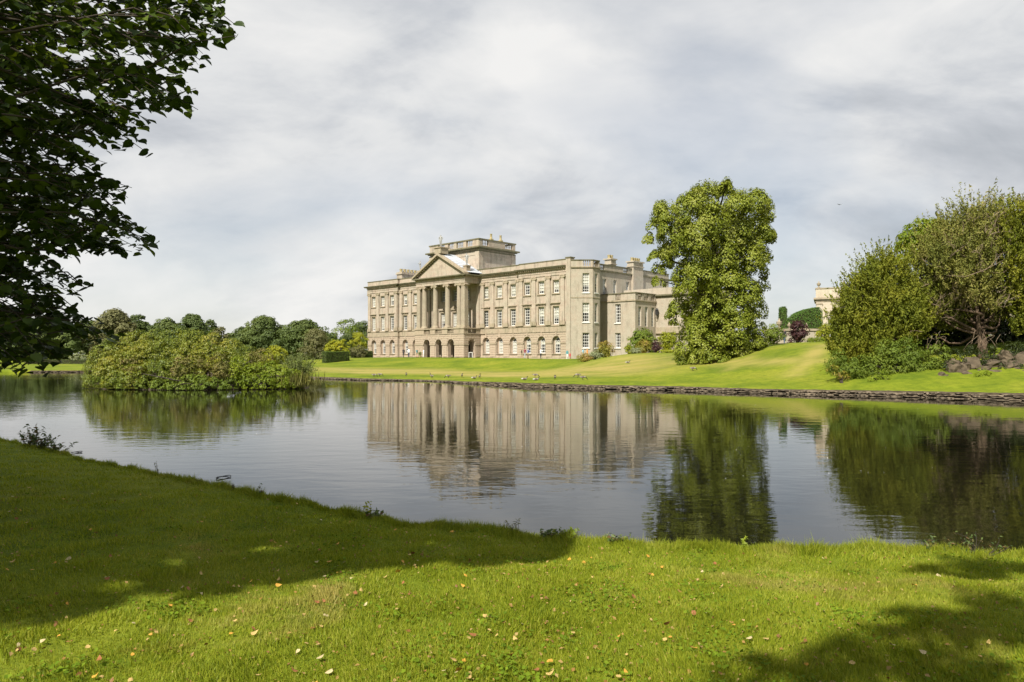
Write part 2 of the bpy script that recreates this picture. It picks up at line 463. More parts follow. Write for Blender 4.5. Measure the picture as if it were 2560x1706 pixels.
def build_ground():
    ang = np.concatenate([np.arange(-180, -88, 2.0), np.arange(-88, -40, 1.0), np.arange(-40, 40, 0.3), np.arange(40, 88, 1.0), np.arange(88, 180, 2.0)])
    na = len(ang)
    rn = r_near(ang); rf = r_far(ang)
    wid = rf - rn
    for i, a in enumerate(ang):
        if abs(a) >= 84.5: rn[i] = 63.0; rf[i] = 63.6; 
    wid = rf - rn
    rows = []; zk = []
    for s in np.linspace(0, 1, 70) ** 1.15:               # near land
        rows.append(0.3 + (rn - 0.3) * s); zk.append('land')
    rows.append(rn + np.minimum(.06, wid * .1)); zk.append(0.12)
    rows.append(rn + np.minimum(.22, wid * .2)); zk.append(-0.25)
    rows.append(rn + np.minimum(1.6, wid * .35)); zk.append(-0.7)
    rows.append(rf - np.minimum(1.6, wid * .35)); zk.append(-0.7)
    rows.append(rf - np.minimum(.22, wid * .2)); zk.append(-0.25)
    rows.append(rf - np.minimum(.06, wid * .1)); zk.append(0.05)
    for s in np.linspace(0, 1, 130):                       # far land
        rows.append(rf + (200 - rf) * (0.25 * s + 0.75 * s ** 2.2)); zk.append('land')
    for q in (230, 270, 320, 400, 600, 1000, 2000, 5000):
        rows.append(np.full(na, float(q))); zk.append('land')
    V = []
    sa = np.sin(np.radians(ang)); ca = np.cos(np.radians(ang))
    pond = np.abs(ang) < 84.5
    for r, k in zip(rows, zk):
        x = r * sa; y = r * ca
        zl = land(x, y)
        z = zl if k == 'land' else np.where(pond, float(k), zl)
        V.append(np.stack([x, y, z], -1))
    V = np.concatenate(V)
    nr = len(rows)
    i = np.arange(nr - 1)[:, None] * na; j = np.arange(na)[None]; j2 = (np.arange(na)[None] + 1) % na
    Q = np.stack([i + j, i + na + j, i + na + j2, i + j2], -1).reshape(-1, 4)[:, ::-1]
    V = np.concatenate([V, [[0, 0, lz(0, .01)]]])
    me = np_mesh('ground', V, Q, [], True)
    # dryness of the turf: worn, sun-bleached bands on the far lawn
    r = np.hypot(V[:, 0], V[:, 1]); a = np.degrees(np.arctan2(V[:, 0], V[:, 1]))
    d = r - r_far(a)
    band = sstep(6, 12, d) * (1 - sstep(30, 44, d)) * sstep(-20, -12, a) * (1 - sstep(9, 16, a))
    b2 = np.exp(-((V[:, 2] - (1.45 + 0.03 * (a - 10))) / 0.28) ** 2) * sstep(8, 12, a) * (1 - sstep(22, 27, a)) * sstep(3, 8, d) * 0.8
    # worn track running down the bank beside the yews
    X = V[:, 0]; Y = V[:, 1]
    pxl = 1280 + 1784 * X / np.maximum(Y, 1)
    trk = np.exp(-(((X - np.interp(Y, [45, 50, 56, 62], [17.0, 20.6, 24.4, 27.6])) / 1.0) ** 2)) * sstep(46, 48, Y) * (1 - sstep(60, 64, Y)) * (a > 15) * (a < 30)
    trk2 = np.exp(-(((X - np.interp(Y, [52, 56, 62], [15.6, 18.4, 21.0])) / 0.7) ** 2)) * sstep(51, 53, Y) * (1 - sstep(60, 63, Y)) * (a > 12) * (a < 24) * 0.9
    dry = np.clip(np.maximum.reduce([band, b2, trk * .85, trk2 * .6]), 0, 1)
    at = me.attributes.new('dry', 'FLOAT', 'POINT')
    at.data.foreach_set('value', dry.astype(np.float32))
    return me

m, t = new_mat('turf')
g1 = tnoise(t, worldvec(t), 0.22, 5, 0.6)
g2 = tnoise(t, worldvec(t), 2.2, 5, 0.65)
g3 = tnoise(t, worldvec(t), 28.0, 4, 0.7)
c1 = ramp(t, g1, [(0.34, (0.088, 0.128, 0.010)), (0.5, (0.135, 0.172, 0.013)), (0.68, (0.19, 0.205, 0.022))])
c2 = ramp(t, g2, [(0.3, (0.72, 0.78, 0.75)), (0.7, (1.26, 1.20, 1.15))])
c3 = ramp(t, g3, [(0.3, (0.70, 0.74, 0.7)), (0.7, (1.25, 1.2, 1.2))])
cc = mixc(t, 1.0, mixc(t, 1.0, c1, c2, 'MULTIPLY'), c3, 'MULTIPLY')
at = node(t, 'ShaderNodeAttribute', attribute_name='dry')
g4 = tnoise(t, worldvec(t, (0.35, 1.0, 1)), 0.5, 5, 0.6, 0.4)
dm = node(t, 'ShaderNodeMath', operation='MULTIPLY'); t.links.new(at.outputs['Fac'], dm.inputs[0])
t.links.new(ramp(t, g4, [(0.30, (0.15, 0.15, 0.15)), (0.62, (1, 1, 1))]), dm.inputs[1])
cc = mixc(t, dm.outputs[0], cc, (0.30, 0.245, 0.075))
finish(t, cc, 0.95, g3, 0.5, 0.03, 0.1)
M['turf'] = m
gm = build_ground(); gm.materials.append(m)
ground = tag(link('ground', gm), kind='structure')

# ---- water
m, t = new_mat('pond_water')
w0 = worldvec(t, (1, 1, 1))
wa = tnoise(t, worldvec(t, (0.45, 1.0, 1)), 2.0, 3, 0.5, 0.3)
wb = tnoise(t, worldvec(t, (0.5, 1.0, 1)), 5.5, 3, 0.55, 0.2)
wc = tnoise(t, worldvec(t, (0.04, 0.09, 1)), 1.0, 3, 0.5, 0.6)
patch = ramp(t, wc, [(0.35, (0.25, 0.25, 0.25)), (0.65, (1, 1, 1))])
s1 = node(t, 'ShaderNodeMath', operation='MULTIPLY'); t.links.new(wa, s1.inputs[0]); s1.inputs[1].default_value = 1.0
s2 = node(t, 'ShaderNodeMath', operation='MULTIPLY_ADD'); t.links.new(wb, s2.inputs[0]); s2.inputs[1].default_value = 0.22; t.links.new(s1.outputs[0], s2.inputs[2])
s3 = node(t, 'ShaderNodeMath', operation='MULTIPLY'); t.links.new(s2.outputs[0], s3.inputs[0]); t.links.new(patch, s3.inputs[1])
bsdf = finish(t, (0.006, 0.006, 0.0032), 0.012, s3.outputs[0], 1.0, 0.0085, 0.5)
bsdf.inputs['IOR'].default_value = 1.5
M['water'] = m
wv = []
aa = np.arange(-85, 85.1, 0.5)
rn_ = r_near(aa) - 0.5; rf_ = r_far(aa) + 0.6
for s in np.linspace(0, 1, 40):
    r = rn_ + (rf_ - rn_) * s
    wv.append(np.stack([r * np.sin(np.radians(aa)), r * np.cos(np.radians(aa)), np.zeros(len(aa))], -1))
wv = np.concatenate(wv); n_ = len(aa)
i = np.arange(39)[:, None] * n_; j = np.arange(n_ - 1)[None]
wq = np.stack([i + j, i + j + 1, i + n_ + j + 1, i + n_ + j], -1).reshape(-1, 4)
water = tag(link('pond_water', np_mesh('pond_water', wv, wq, [m], True)), kind='structure')

# ---- stone edging of the far bank
M['edge'] = plain('edging_stone', (0.10, 0.08, 0.055), 0.95, 0.5, 5)
M['edge2'] = plain('pale_edging_stone', (0.15, 0.12, 0.082), 0.95, 0.5, 5)
def rock_mesh(name, seed, mat, sub=2, flat=1.0, sm=False):
    bm = bmesh.new()
    bmesh.ops.create_icosphere(bm, subdivisions=sub, radius=0.5)
    r_ = random.Random(seed); off = Vector((r_.random() * 50, r_.random() * 50, r_.random() * 50))
    for v in bm.verts:
        p = v.co.copy()
        q = Vector((max(-.38, min(.38, p.x)), max(-.38, min(.38, p.y)), max(-.36, min(.36, p.z))))
        d = mnoise.noise(p * 2.3 + off) * 0.16 + mnoise.noise(p * 5.1 + off) * 0.06
        v.co = q * 1.25 * (1 + d)
        v.co.z *= flat
    me = bpy.data.meshes.new(name); bm.to_mesh(me); bm.free()
    me.materials.append(mat)
    if sm: me.polygons.foreach_set('use_smooth', [True] * len(me.polygons))
    return me
edge = empty('stone_edging', (0, 45, 0))
tag(edge, 'rough brown stone edging along the far waterline below the lawn', 'stone edging')
rocks = [rock_mesh('edging_rock', s, M['edge'] if s % 3 else M['edge2'], 1) for s in range(6)]
sts = []
a = -34.0
while a < 40:
    r = float(r_far(np.array([a]))[0]); zt = float(far_z(a))
    w = rnd.choice([.16, .24, .34, .5, .7]) * rnd.uniform(.8, 1.2)
    courses = 3 if zt > .36 else (2 if zt > .24 else 1)
    for c in range(courses):
        h = (zt * .72 + .03) / courses * rnd.uniform(.7, 1.35)
        sts.append((a + (.3 * math.degrees(w / r) if c else 0), r - .2 + rnd.uniform(-.1, .06) + c * .05, w * rnd.uniform(.9, 1.2), h, (zt * .85 / courses) * (c + .5) - .03 + rnd.uniform(-.03, .03), rnd.random()))
    a += math.degrees(w * (.66 if zt > .2 else .62) / r)
sts.sort(key=lambda s: s[1])
VV = []; FF = []
for k, (a, r, w, h, z, q) in enumerate(sts):
    x = r * math.sin(math.radians(a)); y = r * math.cos(math.radians(a))
    me = rocks[int(q * 6) % 6]
    mt = Matrix.Translation((x, y - 45 if k < 300 else y - 45, z)) @ Matrix.Rotation(math.radians(-a) + (q - .5) * .6, 4, 'Z') @ Matrix.Rotation((q * 7 % 1 - .5) * .5, 4, 'X') @ Matrix.Diagonal((w, .42, h, 1))
    if k < 300:
        o = link('stone', me, None, edge); o.matrix_local = mt
    else:
        b = len(VV); VV += [tuple(mt @ v.co) for v in me.vertices]; FF += [tuple(i + b for i in p.vertices) for p in me.polygons]
me = bpy.data.meshes.new('far_stones'); me.from_pydata(VV, [], FF); me.materials.append(M['edge']); me.update()
tag(link('far_stones', me, None, edge), kind='stuff')

eb = MB(); ea = np.arange(-34.0, 41, .4); er = r_far(ea) - .17; ez = far_z(ea)
vs = []
for a, r, z in zip(ea, er, ez):
    x = r * math.sin(math.radians(a)); y = r * math.cos(math.radians(a)) - 45
    vs += [(x, y, -.3), (x, y, z - .05), (x * 1.006, (y + 45) * 1.006 - 45, z - .02)]
k = len(ea)
eb.add(vs, [(3 * i, 3 * i + 3, 3 * i + 4, 3 * i + 1) for i in range(k - 1)] + [(3 * i + 1, 3 * i + 4, 3 * i + 5, 3 * i + 2) for i in range(k - 1)])
M['mud'] = plain('bank_mud', (0.07, 0.055, 0.034), 1.0, .4, 4)
eb.build('earth_bank', M['mud'], edge)

# ================================================================== the country house
HX = Vector((0.724, -0.690, 0)); HYv = Vector((0.690, 0.724, 0))
house = empty('country_house', (9.9, 117.7, 1.5), math.atan2(-0.690, 0.724))
tag(house, 'long three storey sandstone country house with pillared portico and low square tower', 'house')
XC = -29.4
def H(x, y, z=0.0):
    """house coordinates to world"""
    return Vector((9.9, 117.7, 1.5)) + HX * x + HYv * y + Vector((0, 0, z))

def wall(mb, p0, p1, z0, z1, ops=(), depth=0.35):
    """wall face from p0 to p1 (outside on the right hand), ops = (s0, s1, zb, zt) openings with reveals"""
    p0 = Vector((*p0, 0)); p1 = Vector((*p1, 0)); L = (p1 - p0).length; d = (p1 - p0) / L; n = Vector((d.y, -d.x, 0))
    def pt(s, z, e=0.0): q = p0 + d * s - n * e; return (q.x, q.y, z)
    xs = sorted({0.0, L, *[o[0] for o in ops], *[o[1] for o in ops]}); zs = sorted({z0, z1, *[o[2] for o in ops], *[o[3] for o in ops]})
    for a, b in zip(xs, xs[1:]):
        for c, e in zip(zs, zs[1:]):
            mx, mz = (a + b) / 2, (c + e) / 2
            if any(o[0] < mx < o[1] and o[2] < mz < o[3] for o in ops): continue
            mb.quad(pt(a, c), pt(b, c), pt(b, e), pt(a, e))
    for (a, b, c, e) in ops:
        mb.quad(pt(a, c), pt(a, e), pt(a, e, depth), pt(a, c, depth)); mb.quad(pt(b, c, depth), pt(b, e, depth), pt(b, e), pt(b, c))
        mb.quad(pt(a, e), pt(b, e), pt(b, e, depth), pt(a, e, depth)); mb.quad(pt(a, c, depth), pt(b, c, depth), pt(b, c), pt(a, c))

def arch_panel(mb, p0, p1, z0, z1, arches, depth):
    """wall face with round-headed openings: arches = (centre s, radius, springing z, bottom z)"""
    p0 = Vector((*p0, 0)); p1 = Vector((*p1, 0)); L = (p1 - p0).length; d = (p1 - p0) / L; n = Vector((d.y, -d.x, 0))
    def pt(s, z, e=0.0): q = p0 + d * s - n * e; return (q.x, q.y, z)
    s = 0.0
    for (c, r, zs, zb) in arches:
        mb.quad(pt(s, z0), pt(c - r, z0), pt(c - r, z1), pt(s, z1))
        if zb > z0 + 1e-4: mb.quad(pt(c - r, z0), pt(c + r, z0), pt(c + r, zb), pt(c - r, zb))
        K = 12
        cur = [(c - r * math.cos(math.pi * k / K), zs + r * math.sin(math.pi * k / K)) for k in range(K + 1)]
        for (a, za), (b, zb_) in zip(cur, cur[1:]):
            mb.quad(pt(a, za), pt(b, zb_), pt(b, z1), pt(a, z1))
            mb.add([pt(a, za), pt(b, zb_), pt(b, zb_, depth), pt(a, za, depth)], [(0, 1, 2, 3)])
        mb.quad(pt(c - r, zb), pt(c - r, zs), pt(c - r, zs, depth), pt(c - r, zb, depth)); mb.quad(pt(c + r, zb, depth), pt(c + r, zs, depth), pt(c + r, zs), pt(c + r, zb))
        if zb > z0 + 1e-4: mb.quad(pt(c - r, zb, depth), pt(c + r, zb, depth), pt(c + r, zb), pt(c - r, zb))
        s = c + r
    mb.quad(pt(s, z0), pt(L, z0), pt(L, z1), pt(s, z1))

def band(mb, pts, z0, z1, proj, back=0.15, shift0=0, shift1=0):
    """moulding along a polyline of wall faces (outside on the right hand)"""
    P_ = [Vector((*p, 0)) for p in pts]
    nrm = []
    for a, b in zip(P_, P_[1:]):
        d = (b - a).normalized(); nrm.append(Vector((d.y, -d.x, 0)))
    def off(i, e):
        if i == 0: return P_[0] + nrm[0] * e
        if i == len(P_) - 1: return P_[-1] + nrm[-1] * e
        n = (nrm[i - 1] + nrm[i]); n = n / max(0.2, (1 + nrm[i - 1].dot(nrm[i])))
        return P_[i] + n * e
    o = [off(i, proj) for i in range(len(P_))]; q = [off(i, -back) for i in range(len(P_))]
    for i in range(len(P_) - 1):
        A, B, C, D = o[i], o[i + 1], q[i + 1], q[i]
        t3 = lambda p, z: (p.x, p.y, z)
        mb.add([t3(A, z0), t3(B, z0), t3(C, z0), t3(D, z0), t3(A, z1), t3(B, z1), t3(C, z1), t3(D, z1)],
               [(0, 3, 2, 1), (4, 5, 6, 7), (0, 1, 5, 4)] + ([(3, 0, 4, 7)] if i == 0 else []) + ([(1, 2, 6, 5)] if i == len(P_) - 2 else []))
def dentils(mb, p0, p1, z0, z1, proj, step=0.46, w=0.22):
    p0 = Vector((*p0, 0)); p1 = Vector((*p1, 0)); L = (p1 - p0).length; d = (p1 - p0) / L; n = Vector((d.y, -d.x, 0))
    k = int(L / step)
    for i in range(k):
        s = (i + .5) * L / k
        a = p0 + d * (s - w / 2); b = p0 + d * (s + w / 2)
        pts = [a + n * proj, b + n * proj, b - n * .02, a - n * .02]
        mb.add([(p.x, p.y, z0) for p in pts] + [(p.x, p.y, z1) for p in pts], [(0, 3, 2, 1), (4, 5, 6, 7), (0, 1, 5, 4), (1, 2, 6, 5), (3, 0, 4, 7)])

# ---- windows (shared meshes)
def window_frame(w, h, cols, rows, arch=False):
    mb = MB(); f = .115; b = .05
    ht = h - w / 2 if arch else h
    mb.box(-w / 2, -w / 2 + f, 0, .09, 0, ht); mb.box(w / 2 - f, w / 2, 0, .09, 0, ht); mb.box(-w / 2 + f, w / 2 - f, 0, .09, 0, f * 1.3)
    if not arch: mb.box(-w / 2 + f, w / 2 - f, 0, .09, h - f, h)
    mid = rows // 2
    for r in range(1, rows + (1 if arch else 0)):
        z = ht * r / rows; q = b * (1.5 if r == mid else 1)
        mb.box(-w / 2 + f, w / 2 - f, .012, .075, z - q / 2 - .008, z + q / 2 + .008)
    top = ht if arch else h - f
    for c in range(1, cols):
        x = -w / 2 + w * c / cols
        mb.box(x - b / 2, x + b / 2, .004, .07, f * 1.3, top)
    if arch:
        R = w / 2; K = 10
        for k in range(K):
            a0 = math.pi * k / K; a1 = math.pi * (k + 1) / K
            vs = []
            for a in (a0, a1):
                for rr in (R, R - f):
                    for yy in (0, .09): vs.append((rr * math.cos(a), yy, ht + rr * math.sin(a)))
            mb.add(vs, [(0, 2, 6, 4), (2, 3, 7, 6), (1, 5, 7, 3), (0, 4, 5, 1)])
        for a in (math.pi / 3, 2 * math.pi / 3):
            mb.tube([(0, .04, ht), ((R - f) * math.cos(a), .04, ht + (R - f) * math.sin(a))], [.022, .022], 4)
    return mb.mesh('window_frame', M['white'])
def pane_mesh(w, h, arch=False):
    mb = MB(); y = .052
    if not arch: mb.quad((-w / 2 + .05, y, .05), (w / 2 - .05, y, .05), (w / 2 - .05, y, h - .05), (-w / 2 + .05, y, h - .05))
    else:
        ht = h - w / 2; R = w / 2 - .04
        pts = [(-R, y, .05), (R, y, .05)] + [(R * math.cos(math.pi * k / 10), y, ht + R * math.sin(math.pi * k / 10)) for k in range(11)]
        mb.add(pts, [tuple(range(len(pts)))])
    return mb.mesh('glass', M['glass'])
def blind_mesh(w, h, frac):
    mb = MB(); mb.box(-w / 2 + .03, w / 2 - .03, .13, .15, h * (1 - frac), h - .02)
    return mb.mesh('blind', M['blind'])
WT = {'low': (1.35, 3.05, 3, 6, False), 'up': (1.35, 2.15, 3, 4, False), 'arch': (1.24, 2.72, 3, 4, True), 'bayA': (1.12, 3.2, 3, 6, False), 'bayB': (.8, 3.2, 2, 6, False),
      'bayAs': (1.12, 2.5, 3, 5, False), 'bayBs': (.8, 2.5, 2, 5, False), 'sideL': (1.0, 3.3, 2, 6, False)}
WM = {k: (window_frame(*v), pane_mesh(v[0], v[1], v[4])) for k, v in WT.items()}
BM = {}
def window(kind, x, y, z, rz=0.0, blind=0.0, depth=.26):
    """window set back from the wall face at (x, y); rz turns its outside from -y"""
    o = link('window', WM[kind][0], None, house)
    n = Vector((math.sin(rz), -math.cos(rz), 0))
    o.location = Vector((x, y, z)) - n * depth; o.rotation_euler = (0, 0, rz)
    link('glass', WM[kind][1], None, o)
    if blind > 0:
        k = (kind, round(blind, 2))
        w, h = WT[kind][0], WT[kind][1]
        if k not in BM: BM[k] = blind_mesh(w, h - (w / 2 if WT[kind][4] else 0), blind)
        link('blind', BM[k], None, o)
    return o

INN = [-15.55, -12.1, -8.6, 8.6, 12.1, 15.55]; OUT = [-26.0, -22.7, -19.4, 19.4, 22.7, 26.0]
EL, ER, BR, YI = -28.2, 28.2, 17.5, 0.5
X = lambda o: XC + o
segs = [((X(EL), 0), (X(-BR), 0), [o for o in OUT if o < 0]), ((X(-BR), YI), (X(BR), YI), INN[:3] + [-3.5, 0, 3.5] + INN[3:]), ((X(BR), 0), (X(ER), 0), [o for o in OUT if o > 0])]
front_line = [(X(EL), 36), (X(EL), 0), (X(-BR), 0), (X(-BR), YI), (X(BR), YI), (X(BR), 0), (X(ER), 0)]
mb = MB(); gb = MB()
for p0, p1, ws in segs:
    ops = []
    for o in ws:
        s = X(o) - p0[0]
        ops.append((s - .675, s + .675, 5.86, 8.91)); ops.append((s - .675, s + .675, 11.15, 13.3))
    wall(mb, p0, p1, 5.6, 14.1, ops)
    ar = []
    for o in ws:
        s = X(o) - p0[0]
        ar.append((s, .7, 2.3, 0.0) if abs(o) < 4 else (s, .85, 3.05, .9))
    arch_panel(gb, (p0[0], p0[1] + .07), (p1[0], p1[1] + .07), 0, 4.6, ar, .38)
    for o in ws:                                            # inner face of each arched recess
        if abs(o) > 4:
            arch_panel(gb, (X(o) - .95, p0[1] + .45), (X(o) + .95, p0[1] + .45), .5, 4.2, [(.95, .62, 3.05, .95)], .2)
wall(mb, (X(EL), 36), (X(EL), 0), 0, 14.1)
wall(mb, (X(-BR), 0), (X(-BR), YI), 0, 14.1)
wall(mb, (X(BR), YI), (X(BR), 0), 0, 14.1)
mb.build('upper_wall', M['stone'], house)
ground_wall = gb.build('ground_storey_wall', M['rust'], house)
mb = MB()
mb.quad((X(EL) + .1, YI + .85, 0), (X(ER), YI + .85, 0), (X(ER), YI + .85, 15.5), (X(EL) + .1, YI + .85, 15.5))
mb.build('dark_room_backing', M['dark'], house)  # backing sheet whose dark colour stands in for unlit rooms
# plinth, string courses, dado, window sills
mb = MB()
band(mb, front_line, 0, .28, .10)
band(mb, front_line, 4.55, 4.72, .12)
band(mb, front_line, 4.72, 5.55, .05)
band(mb, front_line, 5.55, 5.72, .14)
mb.build('string_course', M['trim'], house)
mb = MB()
band(mb, front_line, 14.1, 14.55, .10); band(mb, front_line, 14.55, 14.63, .16); band(mb, front_line, 14.63, 15.05, .08)
band(mb, front_line, 15.05, 15.12, .2)
mb.build('frieze', M['stone'], house)
mb = MB()
for a, b in zip(front_line[1:], front_line[2:]):
    if abs(b[0] - a[0]) > 1:
        dentils(mb, a, b, 15.12, 15.34, .42)
mb.build('dentil_course', M['trim'], house)
mb = MB()
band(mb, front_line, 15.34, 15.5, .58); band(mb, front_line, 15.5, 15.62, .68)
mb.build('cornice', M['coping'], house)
mb = MB()
band(mb, front_line, 15.62, 16.55, .02, .35)
mb.build('parapet', M['stone'], house)
mb = MB()
band(mb, front_line, 16.55, 16.7, .09, .42)
mb.build('coping', M['coping'], house)
# rusticated stones, one by one
def unit_stone():
    mb = MB(); b = .06
    mb.add([(-.5, 1, -.5), (.5, 1, -.5), (.5, 1, .5), (-.5, 1, .5), (-.5, 0.45, -.5), (.5, .45, -.5), (.5, .45, .5), (-.5, .45, .5), (-.485, 0, -.44), (.485, 0, -.44), (.485, 0, .44), (-.485, 0, .44)],
           [(4, 5, 9, 8), (5, 6, 10, 9), (6, 7, 11, 10), (7, 4, 8, 11), (8, 9, 10, 11), (0, 1, 5, 4), (1, 2, 6, 5), (2, 3, 7, 6), (3, 0, 4, 7)])
    return mb.mesh('rusticated_stone', M['rust'])
STN = unit_stone()
def stones(x0, x1, y, z0, z1, clip, rz=0.0, n=10, split=2.1):
    """courses of stone between x0 and x1 along the wall; clip(z) pulls the ends back from the arches"""
    h = (z1 - z0) / n
    for i in range(n):
        zc = z0 + h * (i + .5)
        l, r = clip(zc)
        a, b = max(x0, l), min(x1, r)
        if b - a < .15: continue
        k = 2 if (b - a) > split else 1
        cuts = [a, (a + b) / 2 + (.25 if i % 2 else -.25), b] if k == 2 else [a, b]
        for c, e in zip(cuts, cuts[1:]):
            o = link('stone', STN, None, ground_wall)
            if rz == 0: o.location = ((c + e) / 2, y, zc)
            else: o.location = (y, (c + e) / 2, zc)
            o.rotation_euler = (0, 0, rz)
            o.scale = (e - c - .02, .09, h - .018)
def clipper(cl, cr, r, zs):
    def f(z):
        q = lambda: math.sqrt(max(0, r * r - max(0, z - zs) ** 2)) if z < zs + r else 0
        w = q()
        return (cl + w if cl is not None else -1e9, cr - w if cr is not None else 1e9)
    return f
for p0, p1, ws in segs:
    ws2 = [o for o in ws]
    xs = [p0[0]] + [X(o) for o in ws2] + [p1[0]]
    for i in range(len(xs) - 1):
        if abs((xs[i] + xs[i + 1]) / 2 - XC) < 7.0: continue
        cl = xs[i] if i > 0 else None; cr = xs[i + 1] if i < len(xs) - 2 else None
        if cl is not None and abs(cl - XC) < 4: cl = None
        if cr is not None and abs(cr - XC) < 4: cr = None
        x0 = xs[i] if cl is None else xs[i]
        lo, hi = xs[i], xs[i + 1]
        if cl is None and i > 0: lo = XC + 7.2
        if cr is None and i < len(xs) - 2: hi = XC - 7.2
        stones(lo, hi, p0[1] - .02, .3, 4.53, clipper(cl, cr, 1.0, 3.05))
# arch rings, imposts, sills and keystones
def arch_ring(cx, y, zs, r0, r1, t, nm='arch_ring', K=11):
    mb = MB()
    for k in range(K):
        a0 = math.pi * k / K + .012; a1 = math.pi * (k + 1) / K - .012
        vs = [(cx + rr * math.cos(a), yy, zs + rr * math.sin(a)) for a in (a0, a1) for rr in (r0, r1) for yy in (y - t, y + .06)]
        mb.add(vs, [(0, 2, 6, 4), (0, 4, 5, 1), (2, 3, 7, 6), (0, 1, 3, 2), (4, 6, 7, 5)])
    mb.add([(cx - .12, y - t - .05, zs + r0 - .05), (cx + .12, y - t - .05, zs + r0 - .05), (cx + .2, y - t - .05, 4.55), (cx - .2, y - t - .05, 4.55),
            (cx - .12, y, zs + r0 - .05), (cx + .12, y, zs + r0 - .05), (cx + .2, y, 4.55), (cx - .2, y, 4.55)], [(0, 1, 2, 3), (0, 4, 5, 1), (1, 5, 6, 2), (0, 3, 7, 4)])
    return mb.build(nm, M['rust'], house)
for p0, p1, ws in segs:
    for o in ws:
        if abs(o) > 4: arch_ring(X(o), p0[1] + .02, 3.05, .85, 1.06, .045)
for p0, p1, ws in segs:
    prev = p0[0]
    for o in ws + [None]:
        e = p1[0] if o is None else X(o) - .85
        if o is not None and abs(o) < 4: continue
        lo, hi = prev, e
        if lo < XC - 7.2 < hi and hi > XC: 
            mb = MB(); mb.box(lo, XC - 7.25, p0[1] - .1, p0[1] + .1, 2.62, 2.84); mb.build('impost_band', M['trim'], house)
            lo = XC + 7.25
        mb = MB(); mb.box(lo, hi, p0[1] - .1, p0[1] + .1, 2.62, 2.84); mb.build('impost_band', M['trim'], house)
        if o is not None: prev = X(o) + .85
BL = {-26.0: (.9, .92), -22.7: (.85, .92), -19.4: (0, .55), -15.55: (0, .6), -12.1: (.5, .8), -8.6: (.5, .5), -3.5: (.6, 0), 0: (.88, 0), 3.5: (.88, 0),
      8.6: (0, .85), 12.1: (.12, .85), 15.55: (0, .85), 19.4: (0, .25), 22.7: (.58, .72), 26.0: (.62, .68)}
AB = {8.6: 1, 12.1: 1, 15.55: .98, -26.0: .5}
for p0, p1, ws in segs:
    for o in ws:
        lo, up = BL[o]
        window('low', X(o), p0[1], 5.86, 0, lo); window('up', X(o), p0[1], 11.15, 0, up)
        y = p0[1]
        for zb, zt in ((5.72, 8.91), (11.05, 13.3)):          # moulded stone surrounds
            s = MB()
            s.box(X(o) - .87, X(o) - .675, y - .05, y + .05, zb, zt); s.box(X(o) + .675, X(o) + .87, y - .05, y + .05, zb, zt)
            s.box(X(o) - .87, X(o) + .87, y - .06, y + .05, zt, zt + .2)
            if zb > 10: s.box(X(o) - .95, X(o) + .95, y - .16, y + .05, 10.9, 11.05)
            s.build('window_surround', M['trim'], house)
        hd = MB()
        if o in (0,):
            hd.add([(X(o) - 1.15, y - .3, 9.5), (X(o) + 1.15, y - .3, 9.5), (X(o), y - .3, 10.3), (X(o) - 1.15, y, 9.5), (X(o) + 1.15, y, 9.5), (X(o), y, 10.3)], [(0, 1, 2), (0, 2, 5, 3), (1, 4, 5, 2), (0, 3, 4, 1)])
        hd.box(X(o) - 1.15, X(o) + 1.15, y - .3, y + .02, 9.38, 9.5)
        hd.box(X(o) - 1.05, X(o) + 1.05, y - .18, y + .02, 9.24, 9.38)
        hd.build('window_hood', M['trim'], house)
        if abs(o) > 4:
            window('arch', X(o), y + .45, .95, 0, AB.get(o, .3), .12)
            s = MB(); s.box(X(o) - .95, X(o) + .95, y - .1, y + .44, .78, .9); s.build('window_sill', M['trim'], house)
# pilasters
def pilaster(o, y, w=.92, full=True):
    p = MB(); x = X(o)
    p.add([(x - w / 2, y - .2, 6.45), (x + w / 2, y - .2, 6.45), (x + w * .44, y - .2, 13.5), (x - w * .44, y - .2, 13.5), (x - w / 2, y + .02, 6.45), (x + w / 2, y + .02, 6.45), (x + w * .44, y + .02, 13.5), (x - w * .44, y + .02, 13.5)],
          [(0, 1, 2, 3), (1, 5, 6, 2), (4, 0, 3, 7)])
    q = p.build('pilaster', M['stone'], house)
    b = MB()
    b.box(x - .62, x + .62, y - .30, y + .02, 5.73, 6.2); b.box(x - .56, x + .56, y - .27, y + .02, 6.2, 6.33); b.box(x - .51, x + .51, y - .24, y + .02, 6.33, 6.45)
    b.build('pedestal', M['trim'], q)
    c = MB()
    c.box(x - .47, x + .47, y - .23, y + .02, 13.5, 13.6); c.box(x - .58, x + .58, y - .31, y + .02, 13.96, 14.09)
    c.box(x - .45, x + .45, y - .26, y + .02, 13.6, 13.96)
    for sx in (-.46, .46): c.tube([(x + sx, y - .34, 13.76), (x + sx, y + .01, 13.76)], [.19, .19], 10); c.add([(x + sx + .19 * math.cos(k * .628), y - .34, 13.76 + .19 * math.sin(k * .628)) for k in range(10)], [tuple(range(10))])
    c.build('capital', M['trim'], q)
for o in (-27.45, -24.35, -21.05, -18.0, 18.0, 21.05, 24.35, 27.45): pilaster(o, 0)
for o in (-16.9, -13.8, -10.35, 10.35, 13.8, 16.9, 7.75, -7.75, 6.45, -6.45, 1.75, -1.75): pilaster(o, YI, .85 if abs(o) < 8 else .92)

